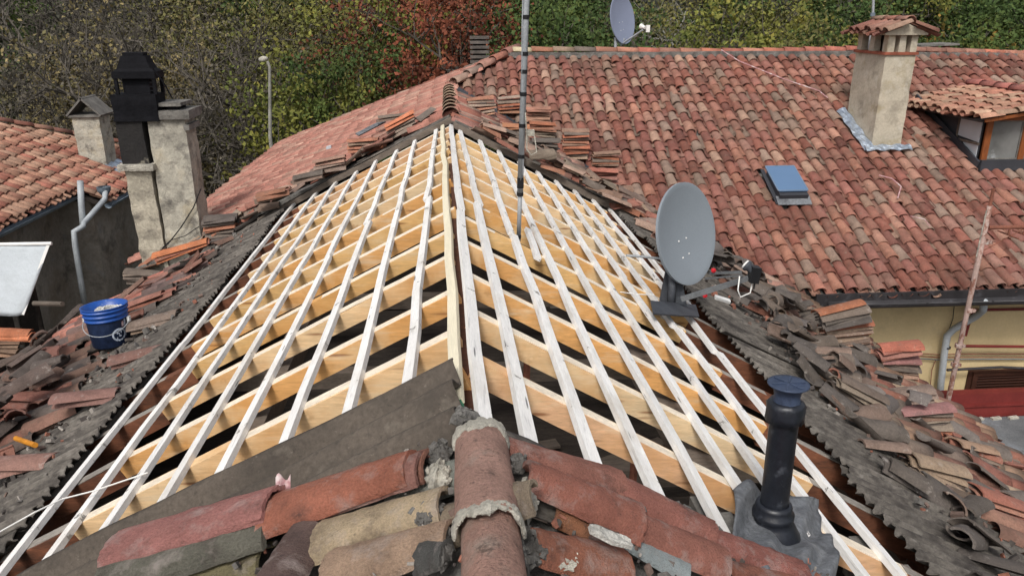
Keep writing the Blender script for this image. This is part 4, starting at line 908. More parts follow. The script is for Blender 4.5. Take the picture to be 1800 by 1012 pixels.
part('bracket', MB().obox(back, rt*.07, up*.10, n*.03), M['slate_metal'], T)
def plate(p, w=.0): return [hR(*q, w) for q in p]
m = MB().prism([hR(1143,530,.05), hR(1148,553,.05), hR(1228,558,.05), hR(1222,537,.05)], N_R*.01)
m.prism([bD+V(-.10,.10,.03), bD+V(.12,.10,-.02), bD+V(.03,.12,.36), bD+V(-.05,.12,.38)], V(0,.02,0))
part('mounting_plate', m, M['slate_metal'], T, 'bent dark metal plate')
a0 = at(1196, 522, 5.25); lp = at(1322, 480, 5.12)
part('feed_arm', MB().beam(a0, lp+V(-.03,0,-.02), V(0,0,1), .028, .035), M['arm_grey'], T)
part('feed_strut', MB().beam(at(1248,478,5.4), lp+V(-.07,.03,.01), V(0,0,1), .014, .02), M['arm_grey'], T)
part('feed_strut', MB().beam(at(1240,488,5.4), lp+V(-.07,.0,-.01), V(0,0,1), .012, .012), M['arm_grey'], T)
ln = part('receiver', MB().obox(lp+V(.012,-.01,-.005), V(.036,.01,-.008), V(0,.04,0), V(.006,0,.058)), M['black'], T, 'black receiver head with a white horn')
part('horn', MB().lathe(lp+V(-.015,0,.035), nrm(c-lp+V(0,0,.1)), [(.03,-.05),(.03,.015),(.04,.022),(.04,.04),(.034,.04),(.001,.045)], 20), M['slate_metal'], ln, smooth=True)
part('horn_cap', MB().lathe(lp+V(-.015,0,.035)+nrm(c-lp+V(0,0,.1))*.042, nrm(c-lp+V(0,0,.1)), [(.036,0),(.034,.012),(.001,.016)], 20), M['white'], ln, smooth=True)
part('cable', MB().tube([lp+V(.0,-.02,-.07), lp+V(-.01,-.03,-.14), lp+V(-.08,-.03,-.17), lp+V(-.10,-.02,-.12), lp+V(-.09,0,-.02)], .005, 6), M['white'], T, smooth=True)
part('cable', MB().tube([lp+V(.015,-.03,-.06), lp+V(.012,-.03,-.11)], .007, 6), M['black'], T)
part('wing_nut', MB().lathe(at(1254,475,5.35), V(0,-1,0), [(.001,-.01),(.016,-.01),(.018,.006),(.001,.012)], 12), M['redp'], T)
part('wing_nut', MB().lathe(at(1239,519,5.2), V(0,-1,0), [(.001,-.01),(.016,-.01),(.018,.006),(.001,.012)], 12), M['redp'], T)
part('elevation_rod', MB().tube([at(1101,449,5.5), at(1130,451,5.5), at(1163,455,5.5)], .010, 8), M['zinc'], T)
part('cable', MB().tube([at(1090,513,5.25), at(1120,517,5.25), at(1150,518,5.25)], .004, 5), M['white'], T)
fc = at(1095, 34, 16.0)
T, c, n, rt, up = sat_dish('satellite_dish', 'smaller blue grey satellite dish on the far tiled ridge against the trees', fc, V(.62,-.76,.18), .36, .46, (float(fc[0])-.1, 16.0, .5), 'dish_far', None, None)
part('mount_post', MB().tube([at(1082,92,15.9), at(1082,66,15.9)], .03, 8).tube([at(1083,70,15.95), at(1092,80,15.95), at(1098,68,15.95)], .02, 6), M['zinc'], T)
part('feed_arm', MB().tube([at(1096,76,15.9), at(1105,70,15.8), at(1130,53,15.5)], .02, 8), M['zinc'], T)
part('receiver', MB().lathe(at(1131,48,15.5), nrm(c-at(1131,48,15.5)), [(.001,-.05),(.03,-.05),(.035,.03),(.05,.04),(.05,.07),(.001,.08)], 14).box(at(1138,57,15.5)-V(.03,.03,0), at(1138,57,15.5)+V(.04,.03,.13)), M['white'], T)

# thin aerial rod behind the right chimney
ar = at(1534, 40, 13.6)
rod = thing('aerial_rod', 'thin grey aerial rod rising behind the cream chimney', 'aerial mast', tuple(ar-V(0,0,1.2)))
part('pole', MB().tube([ar-V(0,0,1.2), ar, at(1536,-20,13.6)], .022, 8), M['zinc'], rod)
part('clamp', MB().lathe(at(1534,26,13.6), V(0,0,1), [(.02,-.03),(.04,-.03),(.04,.03),(.02,.03)], 10), M['gutter_grey'], rod)

# rusty pole on the terrace
r0 = at(1669, 692, 8.75); r1 = at(1740, 362, 8.75)
rp = thing('rusty_pole', 'tall rusty aerial pole with flaking pale paint before the yellow wall', 'aerial mast', (float(r0[0]), float(r0[1]), tz))
part('pole', MB().tube([V(r0[0], r0[1], tz+.001), r0, r0*.5+r1*.5, r1], .032, 12), M['rust_pole'], rp, smooth=True)
part('pole_tip', MB().tube([r1-V(0,0,.3), r1+V(0,0,.22)], .02, 8), M['rust'], rp)
part('cable', MB().tube([r1*.98+r0*.02+V(-.045,-.02,-.0), r1*.75+r0*.25+V(-.05,-.02,0)], .008, 6), M['mortar'], rp)
aa = at(1738, 400, 8.75)
part('cross_arm', MB().tube([aa, aa+V(.9,.05,-.02), aa+V(1.4,.05,-.03)], .026, 8), M['rust'], rp)
for dxx in (.28,.48,.68): part('aerial_element', MB().tube([aa+V(dxx,-.18,-.10), aa+V(dxx,.2,-.10)], .010, 6).tube([aa+V(dxx,0,-.10), aa+V(dxx,0,0)], .012, 6), M['rust'], rp)
part('stay', MB().tube([aa+V(.5,.02,-.02), at(1702,455,8.75)], .006, 5), M['rust'], rp)
for (u, v) in ((1733,425),(1703,545),(1685,607),(1678,640)):
    P = at(u, v, 8.75); part('clamp', MB().lathe(P, nrm(r1-r0), [(.03,-.03),(.046,-.025),(.046,.025),(.03,.03)], 10).obox(P+V(.05,-.02,0), V(.02,0,0), V(0,.02,0), V(0,0,.02)), M['rust_pole'], rp)

# bucket
bb = hL(197, 604, .06); bt2 = at(177, 543, bb[1]+.02); axb = nrm(V(-.05, .06, 1)); BH = .285; BS = 1.3
bk = thing('bucket', 'blue plastic bucket of dried mortar with a dark side and wire handle', 'bucket', tuple(bb))
part('body', MB().lathe(bb, axb, [(.001,0),(.115,0),(.120,.01),(.131,.19)], 40), M['bucket_low'], bk, smooth=True)
part('rim', MB().lathe(bb, axb, [(.131,.1905),(.139,.192),(.139,.20),(.135,.203),(.136,.222),(.144,.224),(.144,.232),(.139,.235),(.140,.254),(.149,.256),(.149,.264),(.143,.267),(.144,BH-.006),(.150,BH-.004),(.150,BH),(.139,BH),(.132,.20),(.129,.18)], 44), M['blue'], bk, smooth=True)
def mort(a, b):
    th = 2*math.pi*a; r = .128*b; P = bb + axb*(.222 + .028*(1-b) + .022*math.sin(5*th+9*b)*b + .02*math.sin(2.5*th+3)*(1-b*.5))
    return P + V(r*math.cos(th), r*math.sin(th), .018*math.cos(th)*b)
part('mortar_fill', MB().grid(mort, 40, 10), M['rubble'], bk, 'lumpy pale dried mortar')
hd = []
for k in range(21):
    th = math.pi*(1 + k/20) ; hd.append(bb + axb*(.175 - .060*math.sin(math.pi*k/20)) + V(.152*math.cos(th), .152*math.sin(th)-.004, 0))
part('handle', MB().tube(hd, .0028, 5), M['zinc'], bk)
for sgn in (-1, 1): part('handle_lug', MB().obox(bb+axb*.18+V(sgn*.147,0,0), V(.008,0,0), V(0,.015,0), V(0,0,.018)), M['white'], bk)
m = MB()   # pale splash like a blurred round print on the side
def onb(th, h, r=.0): rr = .1165+.013*h/.19+.0022+r; return bb + axb*h + V(rr*math.cos(th), rr*math.sin(th), 0)
for k in range(26):
    a = 2*math.pi*k/26; m.grid(lambda i, j: onb(R(-38)+(.30+.09*i)*math.cos(a+.26*j)*1.0, .098+(.034+.012*i)*math.sin(a+.26*j)), 1, 1)
for (th, h, wv, hv) in ((-.75,.11,.10,.010),(-.62,.088,.13,.009),(-.80,.075,.06,.016),(-.55,.115,.05,.018),(-.66,.10,.04,.02)):
    m.grid(lambda i, j: onb(th+wv*(i-.5), h+hv*(j-.5), .0006), 3, 1)
m.grid(lambda i, j: onb(-.28+.13*i*(.5+.5*j), .075+.115*j, .0003), 3, 4)
part('splash_print', m, M['splash'], bk, 'pale round smudged print on the bucket side')
part('pink_smear', MB().grid(lambda i, j: onb(-.45+.14*i, .140+.035*j+.01*math.sin(3*i)), 4, 3), M['felt_pink'], bk)

for o_ in bk.children_recursive: o_.data.transform(Matrix.Scale(BS, 4))

# white tarpaulin
def tarpf(a, b):
    tl, tr, bl, br = at(-90,432,9.6), at(88,429,9.6), at(-90,560,9.3), at(42,552,9.3)
    p = (tl*(1-a)+tr*a)*(1-b) + (bl*(1-a)+br*a)*b
    return p + V(0, -.02*math.sin(b*3+a*7)*b + .012*math.sin(a*19)*b, -.015*math.sin(a*9))
tpn = thing('tarpaulin', 'white tarpaulin hanging over the courtyard in front of the grey stucco wall', 'tarpaulin', tuple(at(20,560,9.4)))
part('sheet', MB().grid(tarpf, 24, 14, thick=V(0,.006,0)), M['tarp'], tpn, smooth=True)
part('top_rail', MB().tube([at(-90,431,9.6), at(91,428,9.6)], .022, 10), M['white'], tpn)
part('hem', MB().beam(tarpf(1,0)+V(-.02,-.01,0), tarpf(1,1)+V(-.02,-.01,0), V(0,-1,0), .035, .01), M['white'], tpn)
part('support', MB().tube([at(60,533,9.2), at(110,534,8.9)], .03, 8), M['grey_wood'], tpn)
part('upright', MB().tube([at(50,470,9.75), at(50,470,9.75)-V(0,0,4)], .03, 8), M['dark'], tpn)

# cables and small litter
single('cable', MB().tube([hL(-20,945,.06), hL(60,900,.10), hL(110,876,.06), hL(165,862,.035), hL(260,830,.01)], .004, 5), M['white'], 'thin white cable lying across the sheets at the lower left', 'cable')
single('cable', MB().tube([hF(1268,88,.16), hF(1300,108,.15), hF(1380,140,.14), hF(1440,160,.14), hF(1455,172,.12)], .010, 5), M['felt_pink'], 'thin pale wire trailing from the skyline towards the cream chimney', 'cable')
single('cable', MB().tube([hF(1545,308,.14), hF(1568,314,.15), hF(1584,328,.15), hF(1578,348,.13)], .010, 5), M['felt_pink'], 'short curled pale wire on the tiles below the cream chimney', 'cable')
single('cable', MB().tube([hF(1600,380,.14), hF(1625,385,.15), hF(1635,398,.13)], .006, 5), M['felt_pink'], 'short pale wire curl on the tiles left of the rusty pole', 'cable')
single('plastic_offcut', MB().tube([hL(28,770,.12), hL(62,782,.10)], .017, 12), M['orange_p'], 'short orange plastic tube lying among dark tiles at the left', 'offcut')
single('flashing_strip', MB().beam(at(628,236,11.2), at(675,212,11.6), V(0,-.5,1),   .07, .02), M['lead'], 'dull grey metal strip lying on the far left tiles', 'offcut')
single('plastic_scrap', MB().obox(at(578,259,11.4), V(.035,0,.01), V(0,.03,0), V(0,0,.02)), M['tarp'], 'little white plastic scrap on the far left tiles', 'offcut')
single('membrane_scrap', MB().grid(lambda a, b: hL(495,862,.10)+V(.05*a-.02, .02*b, .04*b+.015*math.sin(7*a)), 8, 5, thick=V(0,.003,0)), M['felt_pink'], 'torn pink membrane scrap beside the biggest red tile', 'offcut')
single('white_offcut', MB().beam(at(1258,520,5.5), at(1284,528,5.5), V(0,-.3,1), .04, .02), M['white'], 'white offcut lying behind the feed arm of the grey dish', 'offcut')
for (u, v, s_, l_) in ((1075, 940, .06, 'pale lichened stone flake on the red tile'), ):
    P = hR(u, v, .13); m = MB().grid(lambda a, b: P+N_R*(.006*math.sin(9*a)*math.sin(7*b)) + D_R*(.13*(a-.5)) + V(0, .055*(b-.5)*(1-.5*abs(a-.5)*2), 0), 8, 5, thick=-N_R*.012)
    single('stone_flake', m, M['rubble'], l_, 'stone')

# --------------------------------------------------- loose tiles in the foreground
REDN = (.30,.10,.07)
def nt(side, p0, p1, w, wid, col, label, kind='near', idx=0, w2=None, hz=1.0, tip=0.0, name='clay_tile'):
    col = tuple(min(.8, c*k) for c, k in zip(col, (1.22, 1.32, 1.30)))
    h = hL if side == 'L' else hR; n_ = N_L if side == 'L' else N_R
    A = h(*p0, w); B = h(*p1, w if w2 is None else w2); L_ = np.linalg.norm(B-A)
    up = n_ + V(0, -tip, 0)
    return put_tile(kind, (A+B)/2, B-A, up, col, label, None, scale=(L_/.43, wid, wid*hz), idx=idx, name=name)
nt('L', (762,822), (492,912), .035, 1.10, (.28,.12,.085), 'tan red nested tile poking out above the biggest red tile', idx=1)
nt('L', (748,828), (486,912), .05, 1.12, (.24,.11,.09), 'dark edged tile sandwiched under the biggest red tile', idx=2)
nt('L', (725,828), (482,915), .062, 1.16, (.33,.115,.075), 'biggest glossy red tile beside the bedded ridge tile', idx=3)
nt('L', (478,890), (215,968), .11, 1.15, (.33,.135,.12), 'pinkish red tile, top one at the lower left', idx=4, hz=.85)
nt('L', (478,935), (212,1018), .05, 1.3, (.12,.105,.085), 'mossy grey tile under the pinkish red one at the lower left', idx=5)
nt('L', (790,888), (565,960), .02, 1.0, (.42,.30,.20), 'long tan tile left of the bedded ridge tile', idx=0)
nt('L', (800,950), (585,1015), .02, 1.0, (.38,.24,.17), 'pale pink tan tile at the bottom edge left of the ridge', idx=1)
nt('L', (545,940), (470,1075), .03, 1.15, (.14,.085,.075), 'black stained round tile at the bottom edge', idx=2, tip=.1)
nt('L', (470,985), (230,1050), -.01, 1.0, (.20,.16,.09), 'ochre brown tile in the bottom left corner of the stripped verge', idx=3)
nt('L', (800,975), (722,990), .03, .7, (.10,.09,.085), 'small dark broken tile beside the mortar ring', kind='near_broken', idx=0)
nt('L', (845,835), (705,868), -.02, 1.0, (.27,.26,.23), 'grey cemented tile between the ridge and the biggest red tile', idx=4)
nt('R', (878,795), (1088,862), .012, .98, (.31,.125,.095), 'red tile highest on the right verge beside the ridge', idx=0)
nt('R', (925,845), (1108,925), .05, 1.12, (.30,.11,.08), 'broad dusty red tile right of the bedded ridge tile', idx=5)
nt('R', (1086,862), (1245,950), .018, 1.0, (.30,.115,.09), 'red tile continuing the right verge downhill', idx=2)
nt('R', (1095,925), (1262,1000), .035, 1.05, (.31,.12,.09), 'red tile at the bottom right of the verge, below the stone flake', idx=3)
nt('R', (1245,955), (1400,1020), .018, 1.0, (.29,.105,.085), 'red tile at the foot of the lead flashing', idx=4)
nt('R', (930,965), (1092,1010), .015, 1.0, (.30,.11,.07), 'orange red tile at the bottom edge right of the ridge', idx=1)
nt('R', (965,905), (1070,950), .0, .85, (.34,.14,.075), 'orange tile lying under the broad dusty red one', idx=0)
nt('R', (1025,930), (1105,965), .03, .6, (.17,.10,.085), 'brown splinter of tile under the stone flake', kind='near_broken', idx=2)
nt('R', (1100,955), (1200,1012), .02, .62, (.34,.35,.36), 'narrow grey white tile in the gap of the right verge', idx=5)
nt('R', (1270,1015), (1440,1060), .01, 1.0, (.30,.11,.075), 'red tile cut by the bottom edge of the picture near the vent pipe', idx=2)
nt('L', (940,880), (800,930), -.03, 1.0, (.30,.22,.16), 'tan tile half hidden under the ridge tile', idx=5)

# --------------------------------------------------- stacks (foot pixel on the roof, count, pitch of the tiles ...)
def st(side, u, v, n, roll, where, pal=PALM, yaw=0, th=.026, length=1.0, w=.0, lean=(0,0), topcol=None, kind='flat'):
    P = hR(u, v) if side == 'R' else hL(u, v)
    if side == 'R' and P[1] > 14.24-1.145*P[0]: P = hF(u, v, .05)
    if side == 'L' and P[1] > 10.2: P = hit(u, v, N_W, .05)
    P = P + V(0, 0, w)
    return stack(P, n, R(roll), R(yaw), pal, where, th, length=length, lean=lean, topcol=topcol, kind=kind)
GR = [(.12,.10,.085), (.16,.125,.10), (.10,.085,.075), (.20,.14,.11)]
MX = PALM + [(.36,.13,.075)]
st('R', 1440, 592, 8, 12, 'leaning behind the tallest pile on the right', GR, th=.030)
st('R', 1476, 655, 17, 4, 'tallest pile on the right roof edge', MX, th=.0265)
st('R', 1472, 655, 5, 11, 'crowning the tallest pile on the right', GR, th=.028, w=.45, lean=(-.012,.01), topcol=(.33,.13,.07))
st('R', 1572, 668, 9, -7, 'with the purplish top right of the tallest pile', MX, th=.028, topcol=(.27,.13,.12))
st('R', 1570, 668, 4, 5, 'red topped, against the yellow wall', PALR, th=.035, w=.25, topcol=(.36,.12,.08))
st('R', 1500, 728, 7, -27, 'slumped downhill below the tallest pile', MX, th=.032, yaw=-8)
st('R', 1612, 762, 8, 3, 'beside the roof terrace', MX, th=.028, topcol=(.30,.15,.14))
st('R', 1590, 722, 3, 4, 'grey blue, between two piles at the right edge', [(.17,.17,.18), (.22,.16,.13)], th=.03, w=.1)
st('R', 1392, 560, 5, 8, 'grey, nearest the arm of the big dish', GR, th=.03)
st('R', 1345, 545, 6, 14, 'bluish grey, below the receiver of the dish', GR+[(.17,.18,.20)], th=.03)
st('R', 1420, 640, 7, 2, 'sooty, left of the tallest pile', GR, th=.03)
st('R', 1700, 815, 5, -20, 'tan and red, sliding towards the terrace', [(.34,.22,.15), (.30,.13,.09), (.24,.18,.14)], th=.034)
st('R', 1640, 850, 4, -24, 'pale tan, downhill of the vent pipe', [(.36,.26,.18), (.26,.20,.15)], th=.034)
st('R', 1745, 905, 4, -24, 'red, at the lower right picture edge', [(.30,.12,.085), (.34,.17,.12)], th=.034)
st('L', 105, 652, 6, 6, 'black, in the left heap', PALD, th=.034)
st('L', 60, 690, 6, -3, 'sooty, at the near end of the left heap', PALD, th=.034)
# behind the stripped field, right
st('R', 846, 206, 6, 4, 'nearest the far ridge tiles on the right', [(.40,.22,.14), (.36,.17,.11), (.30,.22,.17)], th=.05, yaw=5)
st('R', 896, 200, 5, 2, 'just left of the aerial mast', [(.40,.20,.12), (.25,.19,.15), (.38,.14,.08)], th=.06)
st('R', 945, 215, 5, -2, 'just right of the aerial mast', [(.40,.22,.15), (.36,.17,.12)], th=.05)
st('R', 953, 246, 7, -3, 'in the second row right of the mast', PALM, th=.04)
st('R', 905, 243, 5, 3, 'behind the mast in the second row', PALM+[(.4,.18,.1)], th=.04)
st('R', 955, 276, 7, -3, 'beside the cable loop of the mast', GR+[(.38,.22,.15)], th=.035)
st('R', 1010, 280, 11, 0, 'broad, in the middle of the back row', MX, th=.042)
st('R', 1006, 312, 4, -30, 'slumped below the middle of the back row', PALR, th=.04, yaw=-6)
st('R', 1064, 292, 6, 0, 'at the right end of the back row', MX, th=.036)
st('R', 1058, 332, 8, -4, 'nearest the cut edge of the big roof', PALR, th=.035, topcol=(.38,.14,.10))
# left
st('L', 705, 237, 5, 24, 'closest to the far ridge on the left', [(.42,.15,.08), (.44,.27,.17), (.26,.20,.16)], th=.045)
st('L', 690, 230, 2, 6, 'grey capped, behind the far left pile', GR, th=.04, w=.14)
st('L', 640, 268, 4, 5, 'second from the ridge on the left', [(.38,.16,.10), (.30,.21,.15), (.42,.26,.16)], th=.045)
st('L', 582, 300, 4, 9, 'third from the ridge on the left', [(.34,.20,.15), (.22,.16,.13)], th=.04)
st('L', 542, 322, 3, 10, 'fourth from the ridge on the left', GR, th=.04)
st('L', 480, 352, 3, 10, 'fifth from the ridge on the left', PALM, th=.04)
st('L', 392, 424, 10, 6, 'tall and neat beside the concrete chimney', [(.15,.12,.10), (.19,.14,.11), (.12,.10,.09), (.30,.13,.08)], th=.034)
st('L', 322, 448, 3, 16, 'orange, at the foot of the concrete chimney', [(.44,.15,.07), (.30,.12,.08)], th=.03, topcol=(.46,.16,.07), length=1.5)
st('L', 255, 500, 6, -3, 'grey, between the chimney and the blue bucket', [(.15,.12,.10), (.19,.15,.12)], th=.03)
st('L', 252, 552, 4, 14, 'reddish, uphill of the blue bucket', [(.26,.12,.09), (.20,.14,.11), (.30,.12,.08)], th=.04, length=1.25)
st('L', 272, 578, 3, 14, 'splintered tan, right behind the blue bucket', [(.24,.17,.12), (.20,.15,.12)], th=.035, length=1.1)
st('L', 245, 634, 2, 12, 'pinkish, touching the blue bucket', [(.24,.13,.105)], th=.03)
st('L', 10, 635, 4, -4, 'tan, at the far left edge', [(.30,.18,.12), (.26,.17,.12)], th=.05, w=.1, length=1.1)
st('L', 30, 645, 3, -5, 'orange red, on top at the far left edge', [(.42,.15,.075)], th=.04, w=.34, length=1.15)
st('L', 70, 728, 2, -3, 'smoky red, below the left heap', [(.25,.11,.085)], th=.04, w=.10, length=1.2)
st('L', 160, 722, 2, 3, 'dusty red, lower end of the left heap', [(.22,.12,.10)], th=.04, w=.06)
st('L', 40, 838, 2, 8, 'pinkish grey, low at the left edge', [(.27,.15,.12)], th=.04, w=.05)
# --------------------------------------------------- heaps
def heap(side, n, s0, s1, y0, y1, pal, lab, grp, hmax=.22, kinds=('far','far_broken','flat'), yaws=35, wfun=None, seed=1, sc=(.7,1.05)):
    r_ = np.random.default_rng(seed)
    for i in range(n):
        s, y = r_.uniform(s0, s1), r_.uniform(y0, y1); w = .05 + r_.uniform(0, hmax)*(1 if wfun is None else wfun(s, y))
        P = SLP(side, s, y, w) + (V(0, -.16*s, 0) if side == 'R' and y0 > 9.3 else V(0,0,0))
        if np.linalg.norm(P - (bb + V(0,0,.15))) < .48: continue
        where_ = (', near end', ', middle part', ', far end')[min(2, int(3*(y-y0)/(y1-y0)))] + (', up-slope side' if s < (s0+s1)/2 else ', eaves side')
        ya = r_.normal(0, R(yaws)); ti = r_.normal(0, R(12))
        base = D_R if side == 'R' else D_L; n_ = N_R if side == 'R' else N_L
        d = nrm(base*math.cos(ya) + V(0,1,0)*math.sin(ya) + n_*math.sin(ti))
        u = n_ + V(r_.normal(0,.25), r_.normal(0,.25), 0)
        if r_.random() < .22: u = -u
        kd = kinds[r_.integers(len(kinds))]; c = pick(pal, .12); sat = c[0]/c[2]
        cw_ = 'red' if sat > 2.2 else ('brownish' if sat > 1.6 else ('pale grey' if c[0] > .19 else 'sooty grey'))
        put_tile(kd, P, d, u, c, cw_ + (' broken ' if 'broken' in kd else ' ') + lab + where_, cw_ + (' broken ' if 'broken' in kd else ' whole ') + grp + where_, scale=(r_.uniform(*sc), 1, 1))
heap('L', 80, 3.5, 5.1, 4.6, 7.4, PALD+PALD+[(.20,.09,.07)], 'tile in the heap left of the bucket', 'tiles heaped left of the blue bucket', hmax=.34, yaws=75, seed=3, kinds=('far','far_broken','far'), sc=(.5,.85))
heap('L', 24, 3.2, 4.6, 3.0, 4.8, PALD+[(.24,.11,.08), (.20,.10,.08)], 'tile loose on the lower left sheets', 'loose tiles scattered on the sheets at the lower left', hmax=.10, yaws=18, seed=4)
heap('L', 14, 3.2, 4.2, 7.0, 9.6, PALD+[(.26,.13,.10)], 'tile between chimney and bucket', 'tiles between the chimney and the bucket', hmax=.10, yaws=22, seed=5)
heap('R', 90, 2.75, 3.9, 4.9, 8.6, GR+[(.14,.12,.11)], 'tile in rubble beside the tallest pile', 'tiles beside the tallest pile', hmax=.22, yaws=60, seed=6, kinds=('far','far_broken','far'), sc=(.5,.9))
heap('R', 20, 2.95, 4.9, 3.4, 5.2, [(.30,.13,.09), (.34,.22,.15), (.17,.14,.12), (.28,.12,.09), (.20,.17,.15)], 'tile loose on the lower right edge', 'loose tiles on the lower right roof edge', hmax=.14, yaws=16, seed=7)
heap('R', 26, 2.65, 3.2, 2.4, 5.0, GR, 'tile on the right corrugated sheets', 'tiles on the right corrugated sheets', hmax=.03, yaws=25, seed=8)
heap('R', 26, 2.5, 4.4, 8.2, 9.4, PALR, 'tile below the valley behind the dish', 'tiles below the valley behind the dish', hmax=.05, yaws=14, seed=9)
heap('L', 60, .3, 4.6, 10.15, 10.75, PALR+GR+PALM, 'tile on the back sheets left of the ridge', 'tiles on the back sheets left of the ridge', hmax=.16, yaws=16, seed=10)
heap('R', 60, .3, 3.4, 9.35, 10.3, PALR+PALM, 'tile on the back sheets under the stacks', 'tiles on the back sheets right of the ridge', hmax=.16, yaws=18, seed=11)
tl = [o for o in COL.objects if o.get('category') == 'clay tile']
tl.sort(key=lambda o: (Vector(CAM) - o.matrix_world.translation).length)
if len(tl) > 292:          # beyond some three hundred the smallest, farthest ones become one mass
    m = MB()
    for o in tl[292:]:
        me = o.data; n_ = len(me.vertices); co = np.empty(n_*3); me.vertices.foreach_get('co', co); co = co.reshape(-1, 3)
        W = np.array(o.matrix_world); co = co @ W[:3, :3].T + W[:3, 3]
        m.add(co, [tuple(p.vertices) for p in me.polygons], tuple(o.color)[:3]); bpy.data.objects.remove(o)
    single('tile_rubble', m, M['tile_field'], 'many old clay tiles stacked and strewn behind the stripped roof', 'clay tiles', kind='stuff')

# chips and crumbs of mortar and clay
def crumbs(nm, side, n, s0, s1, y0, y1, mat, lab, sz=(.006,.03), seed=0, cols=None):
    r_ = np.random.default_rng(seed); m = MB()
    for i in range(n):
        s = s0+(s1-s0)*r_.random()**.7; y = r_.uniform(y0, y1); P = SLP(side, s, y, .03+r_.uniform(0,.02)); q = r_.uniform(*sz)**1.0*(.5+r_.random())
        A = r_.normal(0,1,3); A = nrm(A); B = nrm(np.cross(A, r_.normal(0,1,3))); Cc = np.cross(A, B)
        c = cols[r_.integers(len(cols))] if cols else None
        m.obox(P, A*q, B*q*r_.uniform(.4,1), Cc*q*r_.uniform(.2,.6), c)
    return single(nm, m, M[mat], lab, 'rubble', kind='stuff')
M['chips'] = mk('clay chips', src='attr', vary=(20,.3), fine=(90,.3), rough=.95, bump=None)
CC = [(.10,.085,.075), (.16,.11,.09), (.26,.11,.075), (.13,.12,.11), (.30,.27,.24), (.07,.06,.055)]
crumbs('rubble', 'L', 1500, 2.6, 4.9, 2.5, 10, 'chips', 'clay chips and dirt strewn over the left sheets and tiles', seed=1, cols=CC, sz=(.005,.022))
crumbs('rubble', 'R', 1700, 2.6, 5.0, 2.2, 9.5, 'chips', 'clay chips and dirt strewn over the right sheets and tiles', seed=2, cols=CC, sz=(.005,.024))
crumbs('rubble', 'L', 500, .0, 1.9, 1.3, 2.35, 'chips', 'mortar crumbs among the near tiles left of the ridge', seed=3, cols=CC, sz=(.003,.014))
crumbs('rubble', 'R', 500, .0, 1.6, 1.3, 2.2, 'chips', 'mortar crumbs among the near tiles right of the ridge', seed=4, cols=CC, sz=(.003,.014))

# ================================================================== TREES
def leaves(n, cen, sig, size, seed, asp=.6):
    r_ = np.random.default_rng(seed); k = r_.integers(len(cen), size=n); C_ = np.array(cen)[k] + r_.normal(0, 1, (n,3))*np.array(sig)[k][:, None]
    A = r_.normal(0, 1, (n,3)); A /= np.linalg.norm(A, axis=1)[:, None]; B = np.cross(A, r_.normal(0, 1, (n,3))); B /= np.linalg.norm(B, axis=1)[:, None]
    s = size*r_.uniform(.5, 1.3, n)[:, None]
    v = np.stack([C_-A*s, C_+B*s*asp, C_+A*s, C_-B*s*asp], 1).reshape(-1, 3)
    m = MB(); m.add(v, [(4*i, 4*i+1, 4*i+2, 4*i+3) for i in range(n)]); return m
def branches(m, P, d, L_, r,  depth, r_, tips, nb=(4,6), seg=4, spread=.75, up=.25):
    pts = [P]; q = P; dd = d
    for i in range(3):
        dd = nrm(dd + r_.normal(0, .16, 3) + V(0,0,up*.25)); q = q + dd*L_/3; pts.append(q)
    m.tube(pts, [r, r*.85, r*.65, r*.45], seg if depth > 1 else 3, cap=False)
    tips.append(q)
    if depth == 0: return
    for k in range(r_.integers(*nb)):
        t = r_.uniform(.3, 1.0); i = min(2, int(t*3)); p = pts[i]+(pts[i+1]-pts[i])*(t*3-i)
        nd = nrm(dd*(.55) + r_.normal(0, spread, 3)*.8 + V(0,0,up))
        branches(m, p, nd, L_*r_.uniform(.5,.75), r*.5, depth-1, r_, tips, nb, seg, spread, up)
TREES = {}
def proto(kind, seed, H=12.0, Rr=3.4, crown=True, nleaf=10602, lsize=.108, leaf='leaf_green', bark='bark', depth=3, nb=(4,6), low=.18, sigk=.5, stems=1):
    r_ = np.random.default_rng(seed); m = MB(); tips = []
    for s_ in range(stems):
        b = V(r_.normal(0,.5)*(stems > 1), r_.normal(0,.5)*(stems > 1), -.3); th = H*.62*r_.uniform(.85,1.1); pts = [b]; d = V(r_.normal(0,.06), r_.normal(0,.06), 1)
        for i in range(5): d = nrm(d + r_.normal(0,.06,3)); pts.append(pts[-1]+d*th/5)
        m.tube(pts, [H*.017*(1-.14*i)/(1+.3*(stems-1)) for i in range(6)], 7, cap=False)
        for k in range(10 if stems == 1 else 7):
            t = r_.uniform(low*1.3, 1); i = min(4, int(t*5)); p = pts[i]+(pts[i+1]-pts[i])*(t*5-i); az = r_.uniform(0, 2*math.pi)
            branches(m, p, nrm(V(math.cos(az), math.sin(az), r_.uniform(.2,1.0))), H*.25*r_.uniform(.7,1.2), H*.0085, depth-1, r_, tips, nb)
    trunk = m.mesh('trunk', M[bark])
    cm = None
    if crown:
        cen, sig = [], []
        for t in tips:
            if r_.random() < .8: cen.append(t); sig.append(r_.uniform(.25,.55)*sigk*H/12*1.6)
        for k in range(26):     # clumps over the whole crown
            a = r_.uniform(0, 2*math.pi); z = H*r_.uniform(low, .98); rad = Rr*math.sin(math.pi*min(1,(z/H-low*.6)/(1.05-low*.6)))**.7*r_.uniform(.45,1)
            cen.append(V(rad*math.cos(a), rad*math.sin(a), z)); sig.append(r_.uniform(.3,.75)*sigk*1.5)
        cm = leaves(nleaf, cen, sig, lsize, seed+1).mesh('crown', M[leaf])
    TREES[kind] = (trunk, cm)
proto('green', 11, leaf='leaf_green', nleaf=18789, lsize=.100)
proto('olive', 12, leaf='leaf_olive', nleaf=13664, lsize=.086, sigk=.6)
